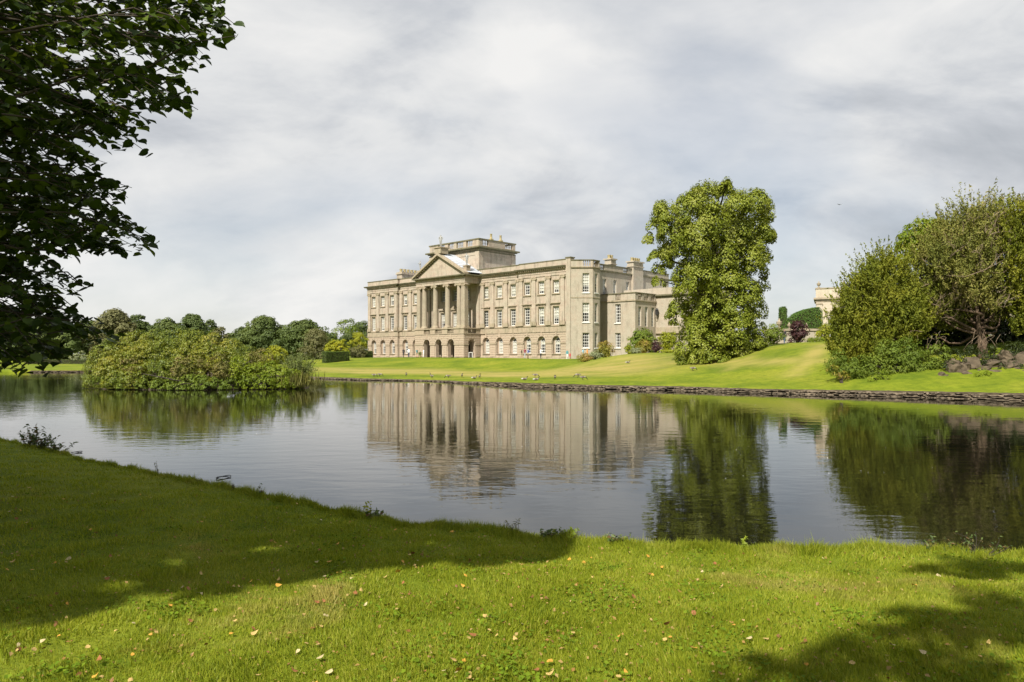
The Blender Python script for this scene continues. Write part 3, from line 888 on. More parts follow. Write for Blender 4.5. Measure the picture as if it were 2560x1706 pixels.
# ---- portico
YF = -3.7
PW = 7.1
gb = MB()
gb_arches = [(PW - 3.5, .9, 2.75, 0), (PW, .9, 2.75, 0), (PW + 3.5, .9, 2.75, 0)]
arch_panel(gb, (X(-PW), YF + .07), (X(PW), YF + .07), 0, 4.6, gb_arches, .8)
arch_panel(gb, (X(PW) - .07, YF + .07), (X(PW) - .07, YI), 0, 4.6, [(1.95, .78, 2.75, 0)], .8)
arch_panel(gb, (X(-PW) + .07, YI), (X(-PW) + .07, YF + .07), 0, 4.6, [(2.2, .78, 2.75, 0)], .8)
pw = gb.build('portico_base_wall', M['rust'], house)
gw_keep = ground_wall
ground_wall = pw
for lo, hi, cl, cr in ((-PW, -3.5, None, -3.5), (-3.5, 0, -3.5, 0), (0, 3.5, 0, 3.5), (3.5, PW, 3.5, None)):
    stones(X(lo), X(hi), YF - .02, .3, 4.53, clipper(None if cl is None else X(cl), None if cr is None else X(cr), 1.12, 2.75))
for lo, hi, cl, cr in ((YF + .07, YF + 2.0, None, YF + 2.02), (YF + 2.0, YI - .1, YF + 2.02, None)):
    stones(lo, hi, X(PW) + .02, .3, 4.53, clipper(cl, cr, .98, 2.75), math.pi / 2)
ground_wall = gw_keep
for o in (-3.5, 0, 3.5): arch_ring(X(o), YF + .02, 2.75, .9, 1.14, .045)
port_line = [(X(-PW), YI), (X(-PW), YF), (X(PW), YF), (X(PW), YI)]
mb = MB()
for a, b in ((-PW, -4.4), (-2.6, -.9), (.9, 2.6), (4.4, PW)): mb.box(X(a), X(b), YF - .1, YF + .2, 2.5, 2.75)
mb.box(X(PW) - .1, X(PW) + .1, YF - .1, YF + 1.2, 2.5, 2.75); mb.box(X(PW) - .1, X(PW) + .1, YF + 2.85, YI, 2.5, 2.75)
mb.build('impost_band', M['trim'], house)
mb = MB()
band(mb, port_line, 4.55, 4.7, .12)
band(mb, port_line, 5.52, 5.7, .16, 1.6)
for a, b in ((-PW, -4.35), (-2.55, -.95), (.95, 2.55), (4.35, PW)): mb.box(X(a) , X(b), YF - .03, YF + .5, 4.7, 5.52)
mb.box(X(PW) - .5, X(PW) + .03, YF + .5, YF + 1.0, 4.7, 5.52); mb.box(X(PW) - .5, X(PW) + .03, YF + 3.1, YI - .1, 4.7, 5.52)
mb.build('portico_dado', M['trim'], house)
mb = MB(); mb.box(X(-PW) + .3, X(PW) - .3, YF + .5, YI + .2, 4.72, 4.95); mb.build('portico_floor', M['trim'], house)
def balusters(mb, p0, p1, z0, z1, step=.3, r=.085):
    p0 = Vector((*p0, 0)); p1 = Vector((*p1, 0)); L = (p1 - p0).length; k = max(1, int(L / step)); h = z1 - z0
    for i in range(k):
        q = p0.lerp(p1, (i + .5) / k)
        mb.lathe(q.x, q.y, [(r * .8, z0), (r * .8, z0 + .1 * h), (r * .5, z0 + .15 * h), (r, z0 + .38 * h), (r * .45, z0 + .75 * h), (r * .8, z0 + .9 * h), (r * .8, z1)], 7)
for o in (-3.45, 0, 3.45):
    mb = MB(); w = .9 if o else .95
    balusters(mb, (X(o) - w, YF + .2), (X(o) + w, YF + .2), 4.72, 5.52); mb.build('balustrade', M['trim'], house)
mb = MB(); balusters(mb, (X(PW) - .2, YF + 1.0), (X(PW) - .2, YF + 3.1), 4.72, 5.52); mb.build('balustrade', M['trim'], house)
def column(o, y):
    x = X(o); prof = []
    for k in range(9):
        t_ = k / 8; prof.append((.55 - .09 * t_ ** 1.6, 6.2 + 7.2 * t_))
    mb = MB(); mb.lathe(x, y, prof, 20); q = mb.build('column', M['column'], house)
    b = MB(); b.box(x - .72, x + .72, y - .72, y + .72, 5.71, 5.88); b.lathe(x, y, [(.72, 5.88), (.74, 5.95), (.66, 6.02), (.62, 6.08), (.66, 6.14), (.57, 6.2)], 20); b.build('column_base', M['trim'], q)
    c = MB(); c.lathe(x, y, [(.46, 13.4), (.54, 13.5), (.54, 13.6)], 16); c.box(x - .62, x + .62, y - .62, y + .62, 13.86, 13.99); c.box(x - .5, x + .5, y - .56, y + .56, 13.6, 13.86)
    for sx in (-.56, .56):
        c.tube([(x + sx, y - .6, 13.66), (x + sx, y + .6, 13.66)], [.23, .23], 12)
        for yy in (-.6, .6): c.add([(x + sx + .23 * math.cos(k * .5236), y + yy, 13.66 + .23 * math.sin(k * .5236)) for k in range(12)], [tuple(range(12))])
    c.build('capital', M['trim'], q)
for o in (-5.05, -1.75, 1.75, 5.05): column(o, YF + .8)
for sg in (-1, 1):
    x = X(6.45 * sg); y = YF + .8
    mb = MB(); w0, w1 = .5, .45
    mb.add([(x - w0, y - w0, 6.2), (x + w0, y - w0, 6.2), (x + w0, y + w0, 6.2), (x - w0, y + w0, 6.2), (x - w1, y - w1, 13.4), (x + w1, y - w1, 13.4), (x + w1, y + w1, 13.4), (x - w1, y + w1, 13.4)],
           [(0, 1, 5, 4), (1, 2, 6, 5), (2, 3, 7, 6), (3, 0, 4, 7)])
    q = mb.build('corner_pier', M['column'], house)
    b = MB(); b.box(x - .68, x + .68, y - .68, y + .68, 5.71, 5.9); b.box(x - .6, x + .6, y - .6, y + .6, 5.9, 6.05); b.box(x - .55, x + .55, y - .55, y + .55, 6.05, 6.2); b.build('pedestal', M['trim'], q)
    c = MB(); c.box(x - .5, x + .5, y - .5, y + .5, 13.4, 13.6); c.box(x - .6, x + .6, y - .6, y + .6, 13.86, 13.99); c.box(x - .52, x + .52, y - .52, y + .52, 13.6, 13.86)
    for sx in (-.52, .52):
        c.tube([(x + sx, y - .58, 13.66), (x + sx, y + .58, 13.66)], [.2, .2], 10)
        for yy in (-.58, .58): c.add([(x + sx + .2 * math.cos(k * .628), y + yy, 13.66 + .2 * math.sin(k * .628)) for k in range(10)], [tuple(range(10))])
    c.build('capital', M['trim'], q)
YE = YF + .25
ent_line = [(X(-PW) + .05, YI + .3), (X(-PW) + .05, YE), (X(PW) - .05, YE), (X(PW) - .05, YI + .3)]
mb = MB()
mb.box(X(-PW) + .06, X(PW) - .06, YE + .01, YI + .2, 14.0, 15.1)
band(mb, ent_line, 14.5, 14.58, .07); band(mb, ent_line, 15.02, 15.1, .12)
mb.build('portico_entablature', M['stone'], house)
mb = MB()
for a, b in zip(ent_line, ent_line[1:]): dentils(mb, a, b, 15.1, 15.3, .4)
mb.build('portico_dentils', M['trim'], house)
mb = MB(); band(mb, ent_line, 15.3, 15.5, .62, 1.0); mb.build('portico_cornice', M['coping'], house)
AP = 19.55; EX = PW + .55; ZB = 15.5
tym = MB(); tym.add([(X(-EX) + .5, YE + .02, ZB), (X(EX) - .5, YE + .02, ZB), (XC, YE + .02, AP - .35)], [(0, 1, 2)]); tym.build('tympanum', M['stone'], house)
for sg in (-1, 1):
    rk = MB()
    e = Vector((X(EX * sg), 0, ZB)); a = Vector((XC, 0, AP)); up = Vector((0, 0, .42))
    y0, y1 = YE - .62, YE + .4
    def rp(p, y): return (p.x, y, p.z)
    rk.add([rp(e, y0), rp(a, y0), rp(a + up, y0), rp(e + up * .8, y0), rp(e, y1), rp(a, y1), rp(a + up, y1), rp(e + up * .8, y1)],
           [(0, 1, 2, 3), (4, 7, 6, 5), (3, 2, 6, 7), (0, 4, 5, 1), (0, 3, 7, 4)])
    r_o = rk.build('raking_cornice', M['trim'], house)
    dn = MB()
    k = 15
    for i in range(k):
        q = e.lerp(a, (i + .6) / k); dn.box(q.x - .11, q.x + .11, YE - .35, YE + .05, q.z - .27, q.z + .02)
    dn.build('raking_dentils', M['trim'], r_o)
    rf = MB()
    yb = 4.5
    rf.add([rp(e + up * .85, y1 - .1), rp(a + up * 1.05, y1 - .1), rp(a + up * 1.05, yb), rp(e + up * .85, yb)], [(0, 1, 2, 3)])
    for j in range(1, 9):
        q = e.lerp(a, j / 9) + up * .98
        rf.tube([(q.x, y1, q.z), (q.x, yb, q.z)], [.05, .05], 5)
    rf.build('portico_roof', M['lead'], house)
# ---- roof
mb = MB(); mb.quad((X(EL) + .3, .8, 15.7), (X(ER), .8, 15.7), (X(ER), 36, 15.7), (X(EL) + .3, 36, 15.7))
mb.build('roof', M['lead'], house)
# ---- tower
T0, T1, TY0, TY1 = X(-7.6), X(6.6), .6, 10.4
tl = [(T0, TY1), (T0, TY0), (T1, TY0), (T1, TY1), (T0, TY1)]
mb = MB()
wall(mb, (T0, TY1), (T0, TY0), 15.7, 21.0); wall(mb, (T0, TY0), (T1, TY0), 15.7, 21.0); wall(mb, (T1, TY0), (T1, TY1), 15.7, 21.0)
mb.build('tower_wall', M['stone'], house)
mb = MB()
for (a, b) in ((tl[1], tl[2]), (tl[2], tl[3])):
    p0 = Vector((*a, 0)); p1 = Vector((*b, 0)); L = (p1 - p0).length; d = (p1 - p0) / L; n = Vector((d.y, -d.x, 0))
    def bx(s0, s1, z0, z1, e):
        A = p0 + d * s0; B = p0 + d * s1; pts = [A + n * e, B + n * e, B - n * .03, A - n * .03]
        mb.add([(p.x, p.y, z0) for p in pts] + [(p.x, p.y, z1) for p in pts], [(0, 3, 2, 1), (4, 5, 6, 7), (0, 1, 5, 4), (1, 2, 6, 5), (3, 0, 4, 7)])
    bx(-.1, 1.0, 15.7, 20.2, .12); bx(L - 1.0, L + .1, 15.7, 20.2, .12); bx(1.0, L - 1.0, 19.5, 19.65, .07); bx(1.0, L - 1.0, 17.1, 17.25, .07)
mb.build('tower_quoins', M['stone'], house)
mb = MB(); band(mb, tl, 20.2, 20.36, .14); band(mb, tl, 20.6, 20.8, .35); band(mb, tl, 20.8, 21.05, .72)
mb.build('tower_cornice', M['coping'], house)
mb = MB()
piers = []
for (a, b, sp) in ((tl[0], tl[1], [(0, 1.2), (3.9, 5.9), (8.6, 9.8)]), (tl[1], tl[2], [(0, 2.6), (4.6, 5.6), (7.2, 8.0), (10.0, 10.8), (12.6, 14.2)]), (tl[2], tl[3], [(0, .8), (2.4, 6.9), (9.0, 9.8)])):
    p0 = Vector((*a, 0)); p1 = Vector((*b, 0)); d = (p1 - p0).normalized(); n = Vector((d.y, -d.x, 0)); L = (p1 - p0).length
    for (s0, s1) in sp:
        A = p0 + d * s0; B = p0 + d * s1; pts = [A + n * .12, B + n * .12, B - n * .3, A - n * .3]
        pb = MB(); pb.add([(p.x, p.y, 21.05) for p in pts] + [(p.x, p.y, 22.35) for p in pts], [(4, 5, 6, 7), (0, 1, 5, 4), (1, 2, 6, 5), (3, 0, 4, 7), (2, 3, 7, 6)]); pb.build('parapet_pier', M['stone'], house)
    for (s0, s1), (s2, s3) in zip(sp, sp[1:]):
        A = p0 + d * s1; B = p0 + d * s2; bl = MB()
        pts = [A + n * .1, B + n * .1, B - n * .26, A - n * .26]
        bl.add([(p.x, p.y, 21.05) for p in pts] + [(p.x, p.y, 21.3) for p in pts], [(4, 5, 6, 7), (0, 1, 5, 4), (2, 3, 7, 6)])
        A2 = A - n * .08; B2 = B - n * .08
        balusters(bl, (A2.x, A2.y), (B2.x, B2.y), 21.3, 22.35, .38, .1)
        bl.build('balustrade', M['trim'], house)
mb = MB(); band(mb, tl, 22.35, 22.6, .2, .36); mb.build('tower_coping', M['coping'], house)
mb = MB(); mb.quad((T0, TY0, 21.06), (T1, TY0, 21.06), (T1, TY1, 21.06), (T0, TY1, 21.06)); mb.build('tower_roof', M['lead'], house)
M['pot'] = plain('buff_chimney_pot', (0.36, 0.30, 0.16), 0.85, 0.2)
for yy in (4.2, 6.8):
    mb = MB(); mb.box(T1 - .75, T1 - .1, yy - .35, yy + .35, 22.62, 22.9); mb.lathe(T1 - .42, yy, [(.26, 22.9), (.22, 23.1), (.2, 23.7), (.25, 23.75), (.25, 23.85)], 10)
    mb.build('chimney_pot', M['pot'], house)
# ---- chimney on the left of the roof
mb = MB(); cx0, cx1, cy0, cy1 = X(-20.4), X(-18.6), 2.0, 7.6
mb.box(cx0, cx1, cy0, cy1, 15.7, 17.9); mb.box(cx0 - .2, cx1 + .2, cy0 - .2, cy1 + .2, 17.9, 18.15); mb.box(cx0 - .05, cx1 + .05, cy0 - .05, cy1 + .05, 18.15, 18.4)
ch = mb.build('chimney_stack', M['stone'], house)
for k in range(6):
    mb = MB(); mb.lathe((cx0 + cx1) / 2, cy0 + .45 + k * .94, [(.34, 18.4), (.3, 18.9), (.36, 19.0), (.36, 19.1)], 10); mb.build('chimney_pot', M['pot'], ch)

# ---- corner pier and canted bay
mb = MB()
mb.box(X(ER) + .0, X(ER) + .95, -.14, .9, 0, 16.75)
mb.build('corner_pier_strip', M['render'], house)
mb = MB(); mb.box(X(ER) - .1, X(ER) + 1.05, -.24, 1.0, 16.75, 16.92); mb.build('coping', M['coping'], house)
B0, B1, B2, B3 = (-.25, .0), (2.4, 2.45), (2.4, 4.35), (0.0, 6.6)
bay_line = [B0, B1, B2, B3]
mb = MB()
LA = math.dist(B0, B1)
sA = LA * .69
opsA = [(sA - .56, sA + .56, 1.85, 4.35), (sA - .56, sA + .56, 6.1, 9.3), (sA - .56, sA + .56, 11.0, 14.2)]
wall(mb, B0, B1, 0, 15.0, opsA, .3)
LB = math.dist(B1, B2)
opsB = [(LB * .5 - .4, LB * .5 + .4, 1.85, 4.35), (LB * .5 - .4, LB * .5 + .4, 6.1, 9.3), (LB * .5 - .4, LB * .5 + .4, 11.0, 14.2)]
wall(mb, B1, B2, 0, 15.0, opsB, .3)
wall(mb, B2, B3, 0, 15.0)
EW0, EW1 = (0.0, 6.6), (0.0, 30.0)
east_ops = [(1.9, 2.9, 10.9, 13.9), (5.0, 6.0, 10.9, 13.9), (8.9, 9.9, 11.6, 13.9)]
wall(mb, EW0, EW1, 0, 15.2, east_ops, .3)
mb.build('bay_and_east_wall', M['render'], house)
dA = Vector((B1[0] - B0[0], B1[1] - B0[1], 0)) / LA
rzA = math.atan2(dA.y, dA.x)
for (s0, s1, zb, zt), k, bl in zip(opsA, ('bayAs', 'bayA', 'bayA'), (0, .5, .62)):
    window(k, B0[0] + dA.x * sA, B0[1] + dA.y * sA, zb, rzA, bl, .22)
for (s0, s1, zb, zt), k, bl in zip(opsB, ('bayBs', 'bayB', 'bayB'), (0, .4, .5)):
    window(k, B1[0], B1[1] + LB * .5, zb, math.pi / 2, bl, .22)
for (s0, s1, zb, zt) in east_ops:
    window('sideL', 0.0, 6.6 + (s0 + s1) / 2, zb - (.3 if zb < 11.2 else 1.0), math.pi / 2, .6, .22)
for ops, pb, dd in ((opsA, B0, dA), (opsB, B1, Vector((0, 1, 0)))):
    nn = Vector((dd.y, -dd.x, 0))
    for (s0, s1, zb, zt) in ops:
        mb = MB(); A = Vector((*pb, 0)) + dd * (s0 - .12); B = Vector((*pb, 0)) + dd * (s1 + .12)
        pts = [A + nn * .12, B + nn * .12, B - nn * .2, A - nn * .2]
        mb.add([(p.x, p.y, zb - .16) for p in pts] + [(p.x, p.y, zb - .002) for p in pts], [(0, 3, 2, 1), (4, 5, 6, 7), (0, 1, 5, 4), (1, 2, 6, 5), (3, 0, 4, 7)])
        mb.build('window_sill', M['white'], house)
mb = MB()
for z0, z1, pr in ((15.0, 15.12, .08), (15.12, 15.3, .2)): band(mb, bay_line, z0, z1, pr)
band(mb, bay_line, 10.1, 10.25, .06)
mb.build('bay_cornice', M['trim'], house)
mb = MB(); band(mb, [B0, tuple(Vector(B0).lerp(Vector(B1), .55))], 15.3, 16.3, .0, .3); band(mb, [tuple(Vector(B0).lerp(Vector(B1), .9)), B1, tuple(Vector(B1).lerp(Vector(B2), .15))], 15.3, 16.3, .0, .3); band(mb, [tuple(Vector(B1).lerp(Vector(B2), .85)), B2, B3], 15.3, 16.3, 0, .3)
mb.build('bay_parapet', M['render'], house)
for a, b in ((Vector(B0).lerp(Vector(B1), .55), Vector(B0).lerp(Vector(B1), .9)), (Vector(B1).lerp(Vector(B2), .15), Vector(B1).lerp(Vector(B2), .85))):
    mb = MB(); d = (b - a).normalized(); n = Vector((d.y, -d.x)); balusters(mb, tuple(a - n * .14), tuple(b - n * .14), 15.3, 16.3, .27, .1); mb.build('balustrade', M['trim'], house)
mb = MB(); band(mb, bay_line, 16.3, 16.45, .09, .4); mb.build('coping', M['coping'], house)
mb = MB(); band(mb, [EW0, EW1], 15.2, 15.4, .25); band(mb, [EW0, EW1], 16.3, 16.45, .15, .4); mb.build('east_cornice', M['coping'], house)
mb = MB()
for a, b in ((6.6, 7.6), (8.9, 14.6), (16.0, 30.0)): band(mb, [(0, a), (0, b)], 15.4, 16.3, .03, .3)
mb.build('east_parapet', M['render'], house)
mb = MB(); balusters(mb, (-.12, 7.6), (-.12, 8.9), 15.4, 16.3, .3, .1); mb.build('balustrade', M['trim'], house)
mb = MB(); balusters(mb, (-.12, 14.6), (-.12, 16.0), 15.4, 16.3, .3, .1); mb.build('balustrade', M['trim'], house)
def stack(x0, x1, y0, y1, z0, z1, pots):
    mb = MB(); mb.box(x0, x1, y0, y1, z0, z1); mb.box(x0 - .16, x1 + .16, y0 - .16, y1 + .16, z1 - .85, z1 - .7); mb.box(x0 - .2, x1 + .2, y0 - .2, y1 + .2, z1, z1 + .22)
    q = mb.build('chimney_stack', M['render'], house)
    for (a, b) in pots:
        p = MB(); p.lathe(a, b, [(.3, z1 + .22), (.26, z1 + .7), (.31, z1 + .78), (.31, z1 + .9)], 10); p.build('chimney_pot', M['pot'], q)
stack(-1.9, -.5, 11.6, 13.1, 15.7, 17.6, [(-1.2, 12.0), (-1.2, 12.7)])
stack(-.9, .45, 17.2, 20.4, 10.0, 17.6, [(-.2, 17.7), (-.2, 18.4), (-.2, 19.1), (-.2, 19.8)])
mb = MB(); mb.quad((-.6, .9, 0), (-.6, 30, 0), (-.6, 30, 15), (-.6, .9, 15)); mb.quad((-.4, .6, 0), (1.9, 2.75, 0), (1.9, 2.75, 15), (-.4, .6, 15)); mb.quad((1.9, 2.75, 0), (1.9, 4.2, 0), (1.9, 4.2, 15), (1.9, 2.75, 15))
mb.build('dark_room_backing', M['dark'], house)  # dark backing behind the bay and east windows, room shade put in its colour

# ---- two storey side wing
w0, w1, w2, w3 = (0.0, 8.0), (7.0, 8.0), (7.0, 14.4), (13.8, 14.4)
wing_line = [w0, w1, w2]
mb = MB()
ws_ops = [(3.5 - .56, 3.5 + .56, 1.9, 4.4), (3.5 - .56, 3.5 + .56, 6.1, 9.3)]
wall(mb, w0, w1, -1, 9.7, ws_ops, .3)
we_ops = [(1.35 + k * 2.0 - .45, 1.35 + k * 2.0 + .45, 5.5, 8.8) for k in range(3)]
wall(mb, w1, w2, -1, 9.7, we_ops, .3)
wall(mb, (7, 14.4), w3, -1, 10.8, [(1.2, 2.2, .9, 2.9)], .3)
wall(mb, w3, (13.8, 30), -1, 10.8)
mb.build('wing_wall', M['render'], house)
window('bayAs', 3.5, 8.0, 1.9, 0, 0, .22); window('bayA', 3.5, 8.0, 6.1, 0, 0, .22)
for (s0, s1, zb, zt) in we_ops: window('sideL', 7.0, 8 + (s0 + s1) / 2, zb, math.pi / 2, .45, .22)
for zb in (1.9, 6.1):
    mb = MB(); mb.box(2.8, 4.2, 7.86, 8.1, zb - .17, zb - .002); mb.build('window_sill', M['white'], house)
mb = MB(); band(mb, wing_line, 9.7, 9.95, .16); mb.build('wing_cornice', M['trim'], house)
mb = MB(); band(mb, [w0, (3.0, 8.0)], 9.95, 11.0, .0, .3); band(mb, [(4.1, 8.0), w1, (7.0, 8.9)], 9.95, 11.0, 0, .3)
for a, b in ((10.0, 10.7), (12.0, 12.7), (14.0, 14.4)): band(mb, [(7.0, a), (7.0, b)], 9.95, 11.0, 0, .3)
mb.build('wing_parapet', M['render'], house)
mb = MB(); balusters(mb, (3.0, 8.14), (4.1, 8.14), 9.95, 11.0, .27, .1)
for a, b in ((8.9, 10.0), (10.7, 12.0), (12.7, 14.0)): balusters(mb, (6.86, a), (6.86, b), 9.95, 11.0, .27, .1)
mb.build('balustrade', M['trim'], house)
mb = MB(); band(mb, wing_line, 11.0, 11.16, .1, .4); mb.build('coping', M['coping'], house)
bl2 = [(0.3, 14.4), (13.8, 14.4), (13.8, 30)]
mb = MB(); band(mb, bl2, 10.55, 10.8, .12); band(mb, bl2, 10.8, 11.05, .4); mb.build('rear_wing_cornice', M['coping'], house)
mb = MB(); band(mb, bl2, 11.05, 12.2, .05, .4); mb.build('rear_wing_parapet', M['render'], house)
mb = MB(); mb.quad((.1, 8.1, 10.2), (6.9, 8.1, 10.2), (6.9, 14.4, 10.2), (.1, 14.4, 10.2)); mb.quad((.1, 14.5, 11.2), (13.7, 14.5, 11.2), (13.7, 30, 11.2), (.1, 30, 11.2)); mb.build('wing_roof', M['lead'], house)
mb = MB(); mb.quad((.3, 8.7, -1), (6.4, 8.7, -1), (6.4, 8.7, 9.6), (.3, 8.7, 9.6)); mb.quad((6.4, 8.7, -1), (6.4, 14.3, -1), (6.4, 14.3, 9.6), (6.4, 8.7, 9.6)); mb.quad((7.2, 15, -1), (13, 15, -1), (13, 15, 9), (7.2, 15, 9)); mb.build('dark_room_backing', M['dark'], house)  # dark sheets painted as the shade inside the wing
mb = MB(); band(mb, [(7.0, 14.4), w3], 4.1, 4.35, .1); mb.box(7.1, 13.9, 14.05, 14.39, 4.35, 5.4); mb.build('wing_string_course', M['trim'], house)
# wall lantern on the wing
lamp = MB(); lamp.box(7.28, 7.68, 13.7, 14.1, 7.6, 8.35); lamp.lathe(7.48, 13.9, [(.34, 8.35), (.05, 8.75)], 6, False); lamp.lathe(7.48, 13.9, [(.05, 7.1), (.18, 7.6)], 6, False); lamp.box(7.0, 7.48, 13.87, 13.93, 7.0, 7.08); lamp.box(7.45, 7.51, 13.87, 13.93, 7.0, 7.15)
lamp.build('wall_lantern', M['iron'], house)
# pale flagstone terrace in front of the house
M['path'] = plain('pale_gravel', (0.36, 0.32, 0.25), 0.95, 0.15, 8)
mb = MB()
NX = 40
for i in range(NX):
    x0 = X(-27) + i * 44 / NX; x1 = X(-27) + (i + 1) * 44 / NX
    vs = []
    for (a, b) in ((x0, -.05), (x1, -.05), (x1, -6.2), (x0, -6.2)):
        q = H(a, b); vs.append((q.x, q.y, max(lz(q.x, q.y), 1.46) + .04))
    mb.add(vs, [(0, 3, 2, 1)])
tag(mb.build('terrace_path', M['path']), kind='structure')

# ================================================================== vegetation
def norm(a): return a / np.maximum(np.linalg.norm(a, axis=-1, keepdims=True), 1e-9)
def leaf_arrays(C, N, A, size, wide=0.55, fold=0.25):
    """folded four-point leaves: centre C, normal N, long axis A (rough), length size"""
    N = norm(N); A = norm(A - N * (A * N).sum(-1, keepdims=True)); B = np.cross(N, A)
    s = np.asarray(size)[:, None]
    p0 = C - A * s * .5; p2 = C + A * s * .5
    p1 = C + B * s * wide * .5 + N * s * fold * .5 - A * s * .06; p3 = C - B * s * wide * .5 + N * s * fold * .5 - A * s * .06
    V = np.stack([p0, p1, p2, p3], 1).reshape(-1, 3)
    b = np.arange(len(C))[:, None] * 4
    T = np.concatenate([b + [0, 1, 2], b + [0, 2, 3]], 1).reshape(-1, 3)
    return V, T
def leaf_obj(name, C, N, A, size, mat, parent, wide=.55, fold=.25, stuff=True):
    V, T = leaf_arrays(C, N, A, size, wide, fold)
    o = link(name, np_mesh(name, V, T, [mat]), None, parent)
    if stuff: o['kind'] = 'stuff'
    return o
def sph(rng, n): return norm(rng.normal(size=(n, 3)))
def lobes_leaves(rng, lobes, dens, leaf, clump=.45, per=26, droop=0.0, up=.5, shell=.62, rough=.7, dome=True):
    """lobes: (x, y, z, rx, ry, rz). Domed clumps of leaves over the outside of each lobe, looser leaves within."""
    Cs, Ns, As = [], [], []
    for (x, y, z, rx, ry, rz) in lobes:
        area = (rx * ry + ry * rz + rx * rz) / 3 * 12.6
        k = max(4, int(area * dens / per))
        d = sph(rng, k); rr = shell + (1 - shell) * rng.random((k, 1)) ** .5
        c = np.array([x, y, z]) + d * rr * np.array([rx, ry, rz])
        cs = np.minimum(clump * (.55 + .8 * rng.random((k, 1))), .75 * min(rx, ry, rz) + .12)
        m = per
        ax = norm(d * .8 + np.array([0, 0, .75]))
        off = norm(rng.normal(size=(k, m, 3)))
        dt = (off * ax[:, None]).sum(-1, keepdims=True)
        off = np.where(dt < -.15, off - 2 * dt * ax[:, None], off)       # keep the outer, upper cap
        rad = .72 + .34 * rng.random((k, m, 1)) ** .7
        rad = np.where(rng.random((k, m, 1)) < .12, rad * rng.random((k, m, 1)), rad)
        P_ = c[:, None] + off * rad * cs[:, None] * np.array([1, 1, .8])
        if droop:
            lat = np.linalg.norm(off[..., :2], axis=-1)
            P_[..., 2] -= droop * lat ** 2 * cs * (.5 + .7 * rng.random((k, m)))
        nn = d[:, None] * .35 + off * 1.15 + np.array([0, 0, up * .7]) + rng.normal(size=(k, m, 3)) * rough * .4
        aa = off * .7 + rng.normal(size=(k, m, 3)) * .6 + np.array([0, 0, -.6 - droop * .4])
        Cs.append(P_.reshape(-1, 3)); Ns.append(nn.reshape(-1, 3)); As.append(aa.reshape(-1, 3))
    C = np.concatenate(Cs); return C, np.concatenate(Ns), np.concatenate(As), leaf * (.65 + .7 * rng.random(len(C)))
def limb(mb, a, b, r0, r1, rng, bend=.12, n=5, sag=0.0, k=6):
    a = Vector(a); b = Vector(b); L = (b - a).length
    pts = []; 
    o1 = Vector(rng.normal(size=3)) * L * bend
    for i in range(n + 1):
        t_ = i / n; p = a.lerp(b, t_) + o1 * math.sin(t_ * math.pi) + Vector((0, 0, sag * L * math.sin(t_ * math.pi)))
        pts.append(p)
    mb.tube(pts, [r0 + (r1 - r0) * i / n for i in range(n + 1)], k)
    return pts

LM = {}
LM['lime'] = leaf_mat('lime_tree_leaves', [(0.075, 0.11, 0.009), (0.145, 0.18, 0.014), (0.22, 0.25, 0.028), (0.34, 0.35, 0.10)], .22, .5, .25, big=.8)
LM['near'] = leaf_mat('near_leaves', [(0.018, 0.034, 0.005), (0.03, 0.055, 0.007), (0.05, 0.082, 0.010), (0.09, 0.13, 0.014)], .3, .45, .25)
LM['yew'] = leaf_mat('yew_needles', [(0.08, 0.10, 0.018), (0.14, 0.155, 0.028), (0.21, 0.205, 0.045), (0.28, 0.225, 0.09)], .2, .6, .2, big=.45)
LM['yew2'] = leaf_mat('golden_yew_needles', [(0.09, 0.12, 0.012), (0.17, 0.19, 0.016), (0.28, 0.265, 0.026)], .25, .6, .2, big=.6)
LM['dark'] = leaf_mat('dark_foliage', [(0.04, 0.062, 0.014), (0.07, 0.10, 0.022), (0.11, 0.14, 0.032)], .22, .55, .25, big=.2)
LM['mid'] = leaf_mat('mid_green_foliage', [(0.075, 0.123, 0.013), (0.135, 0.189, 0.021), (0.210, 0.254, 0.033)], .3, .55, .25, big=.3)
LM['wood'] = leaf_mat('woodland_foliage', [(0.056, 0.085, 0.024), (0.092, 0.128, 0.034), (0.132, 0.162, 0.044)], .28, .6, .2, big=.12)  # leaf colours lifted to stand in for distance haze
LM['olive'] = leaf_mat('olive_foliage', [(0.102, 0.107, 0.041), (0.148, 0.148, 0.061), (0.194, 0.184, 0.082)], .25, .6, .2, big=.4)
LM['yellow'] = leaf_mat('yellow_green_foliage', [(0.156, 0.195, 0.012), (0.260, 0.286, 0.017), (0.390, 0.364, 0.024)], .3, .5, .25, big=.4)
LM['bright'] = leaf_mat('bright_green_foliage', [(0.10, 0.155, 0.010), (0.17, 0.225, 0.014), (0.26, 0.29, 0.02)], .35, .5, .25, big=.6)
LM['rhodo'] = leaf_mat('rhododendron_leaves', [(0.055, 0.085, 0.008), (0.115, 0.155, 0.012), (0.20, 0.215, 0.018), (0.30, 0.25, 0.022)], .2, .45, .35, big=.5)
LM['tan'] = leaf_mat('seed_head_foliage', [(0.09, 0.10, 0.02), (0.15, 0.14, 0.035), (0.24, 0.18, 0.075)], .2, .6, .2, big=.7)
LM['purple'] = leaf_mat('purple_foliage', [(0.030, 0.012, 0.014), (0.055, 0.022, 0.022), (0.085, 0.035, 0.030)], .25, .5, .3, (1.2, .6, .5))
LM['red'] = leaf_mat('reddish_foliage', [(0.140, 0.168, 0.016), (0.238, 0.210, 0.026), (0.336, 0.182, 0.065)], .25, .5, .3, big=.6)
LM['silver'] = leaf_mat('silvery_foliage', [(0.16, 0.19, 0.09), (0.24, 0.27, 0.14), (0.31, 0.33, 0.2)], .25, .6, .2)
LM['hedge'] = leaf_mat('clipped_hedge', [(0.039, 0.070, 0.012), (0.072, 0.121, 0.017), (0.111, 0.169, 0.024)], .2, .55, .25)
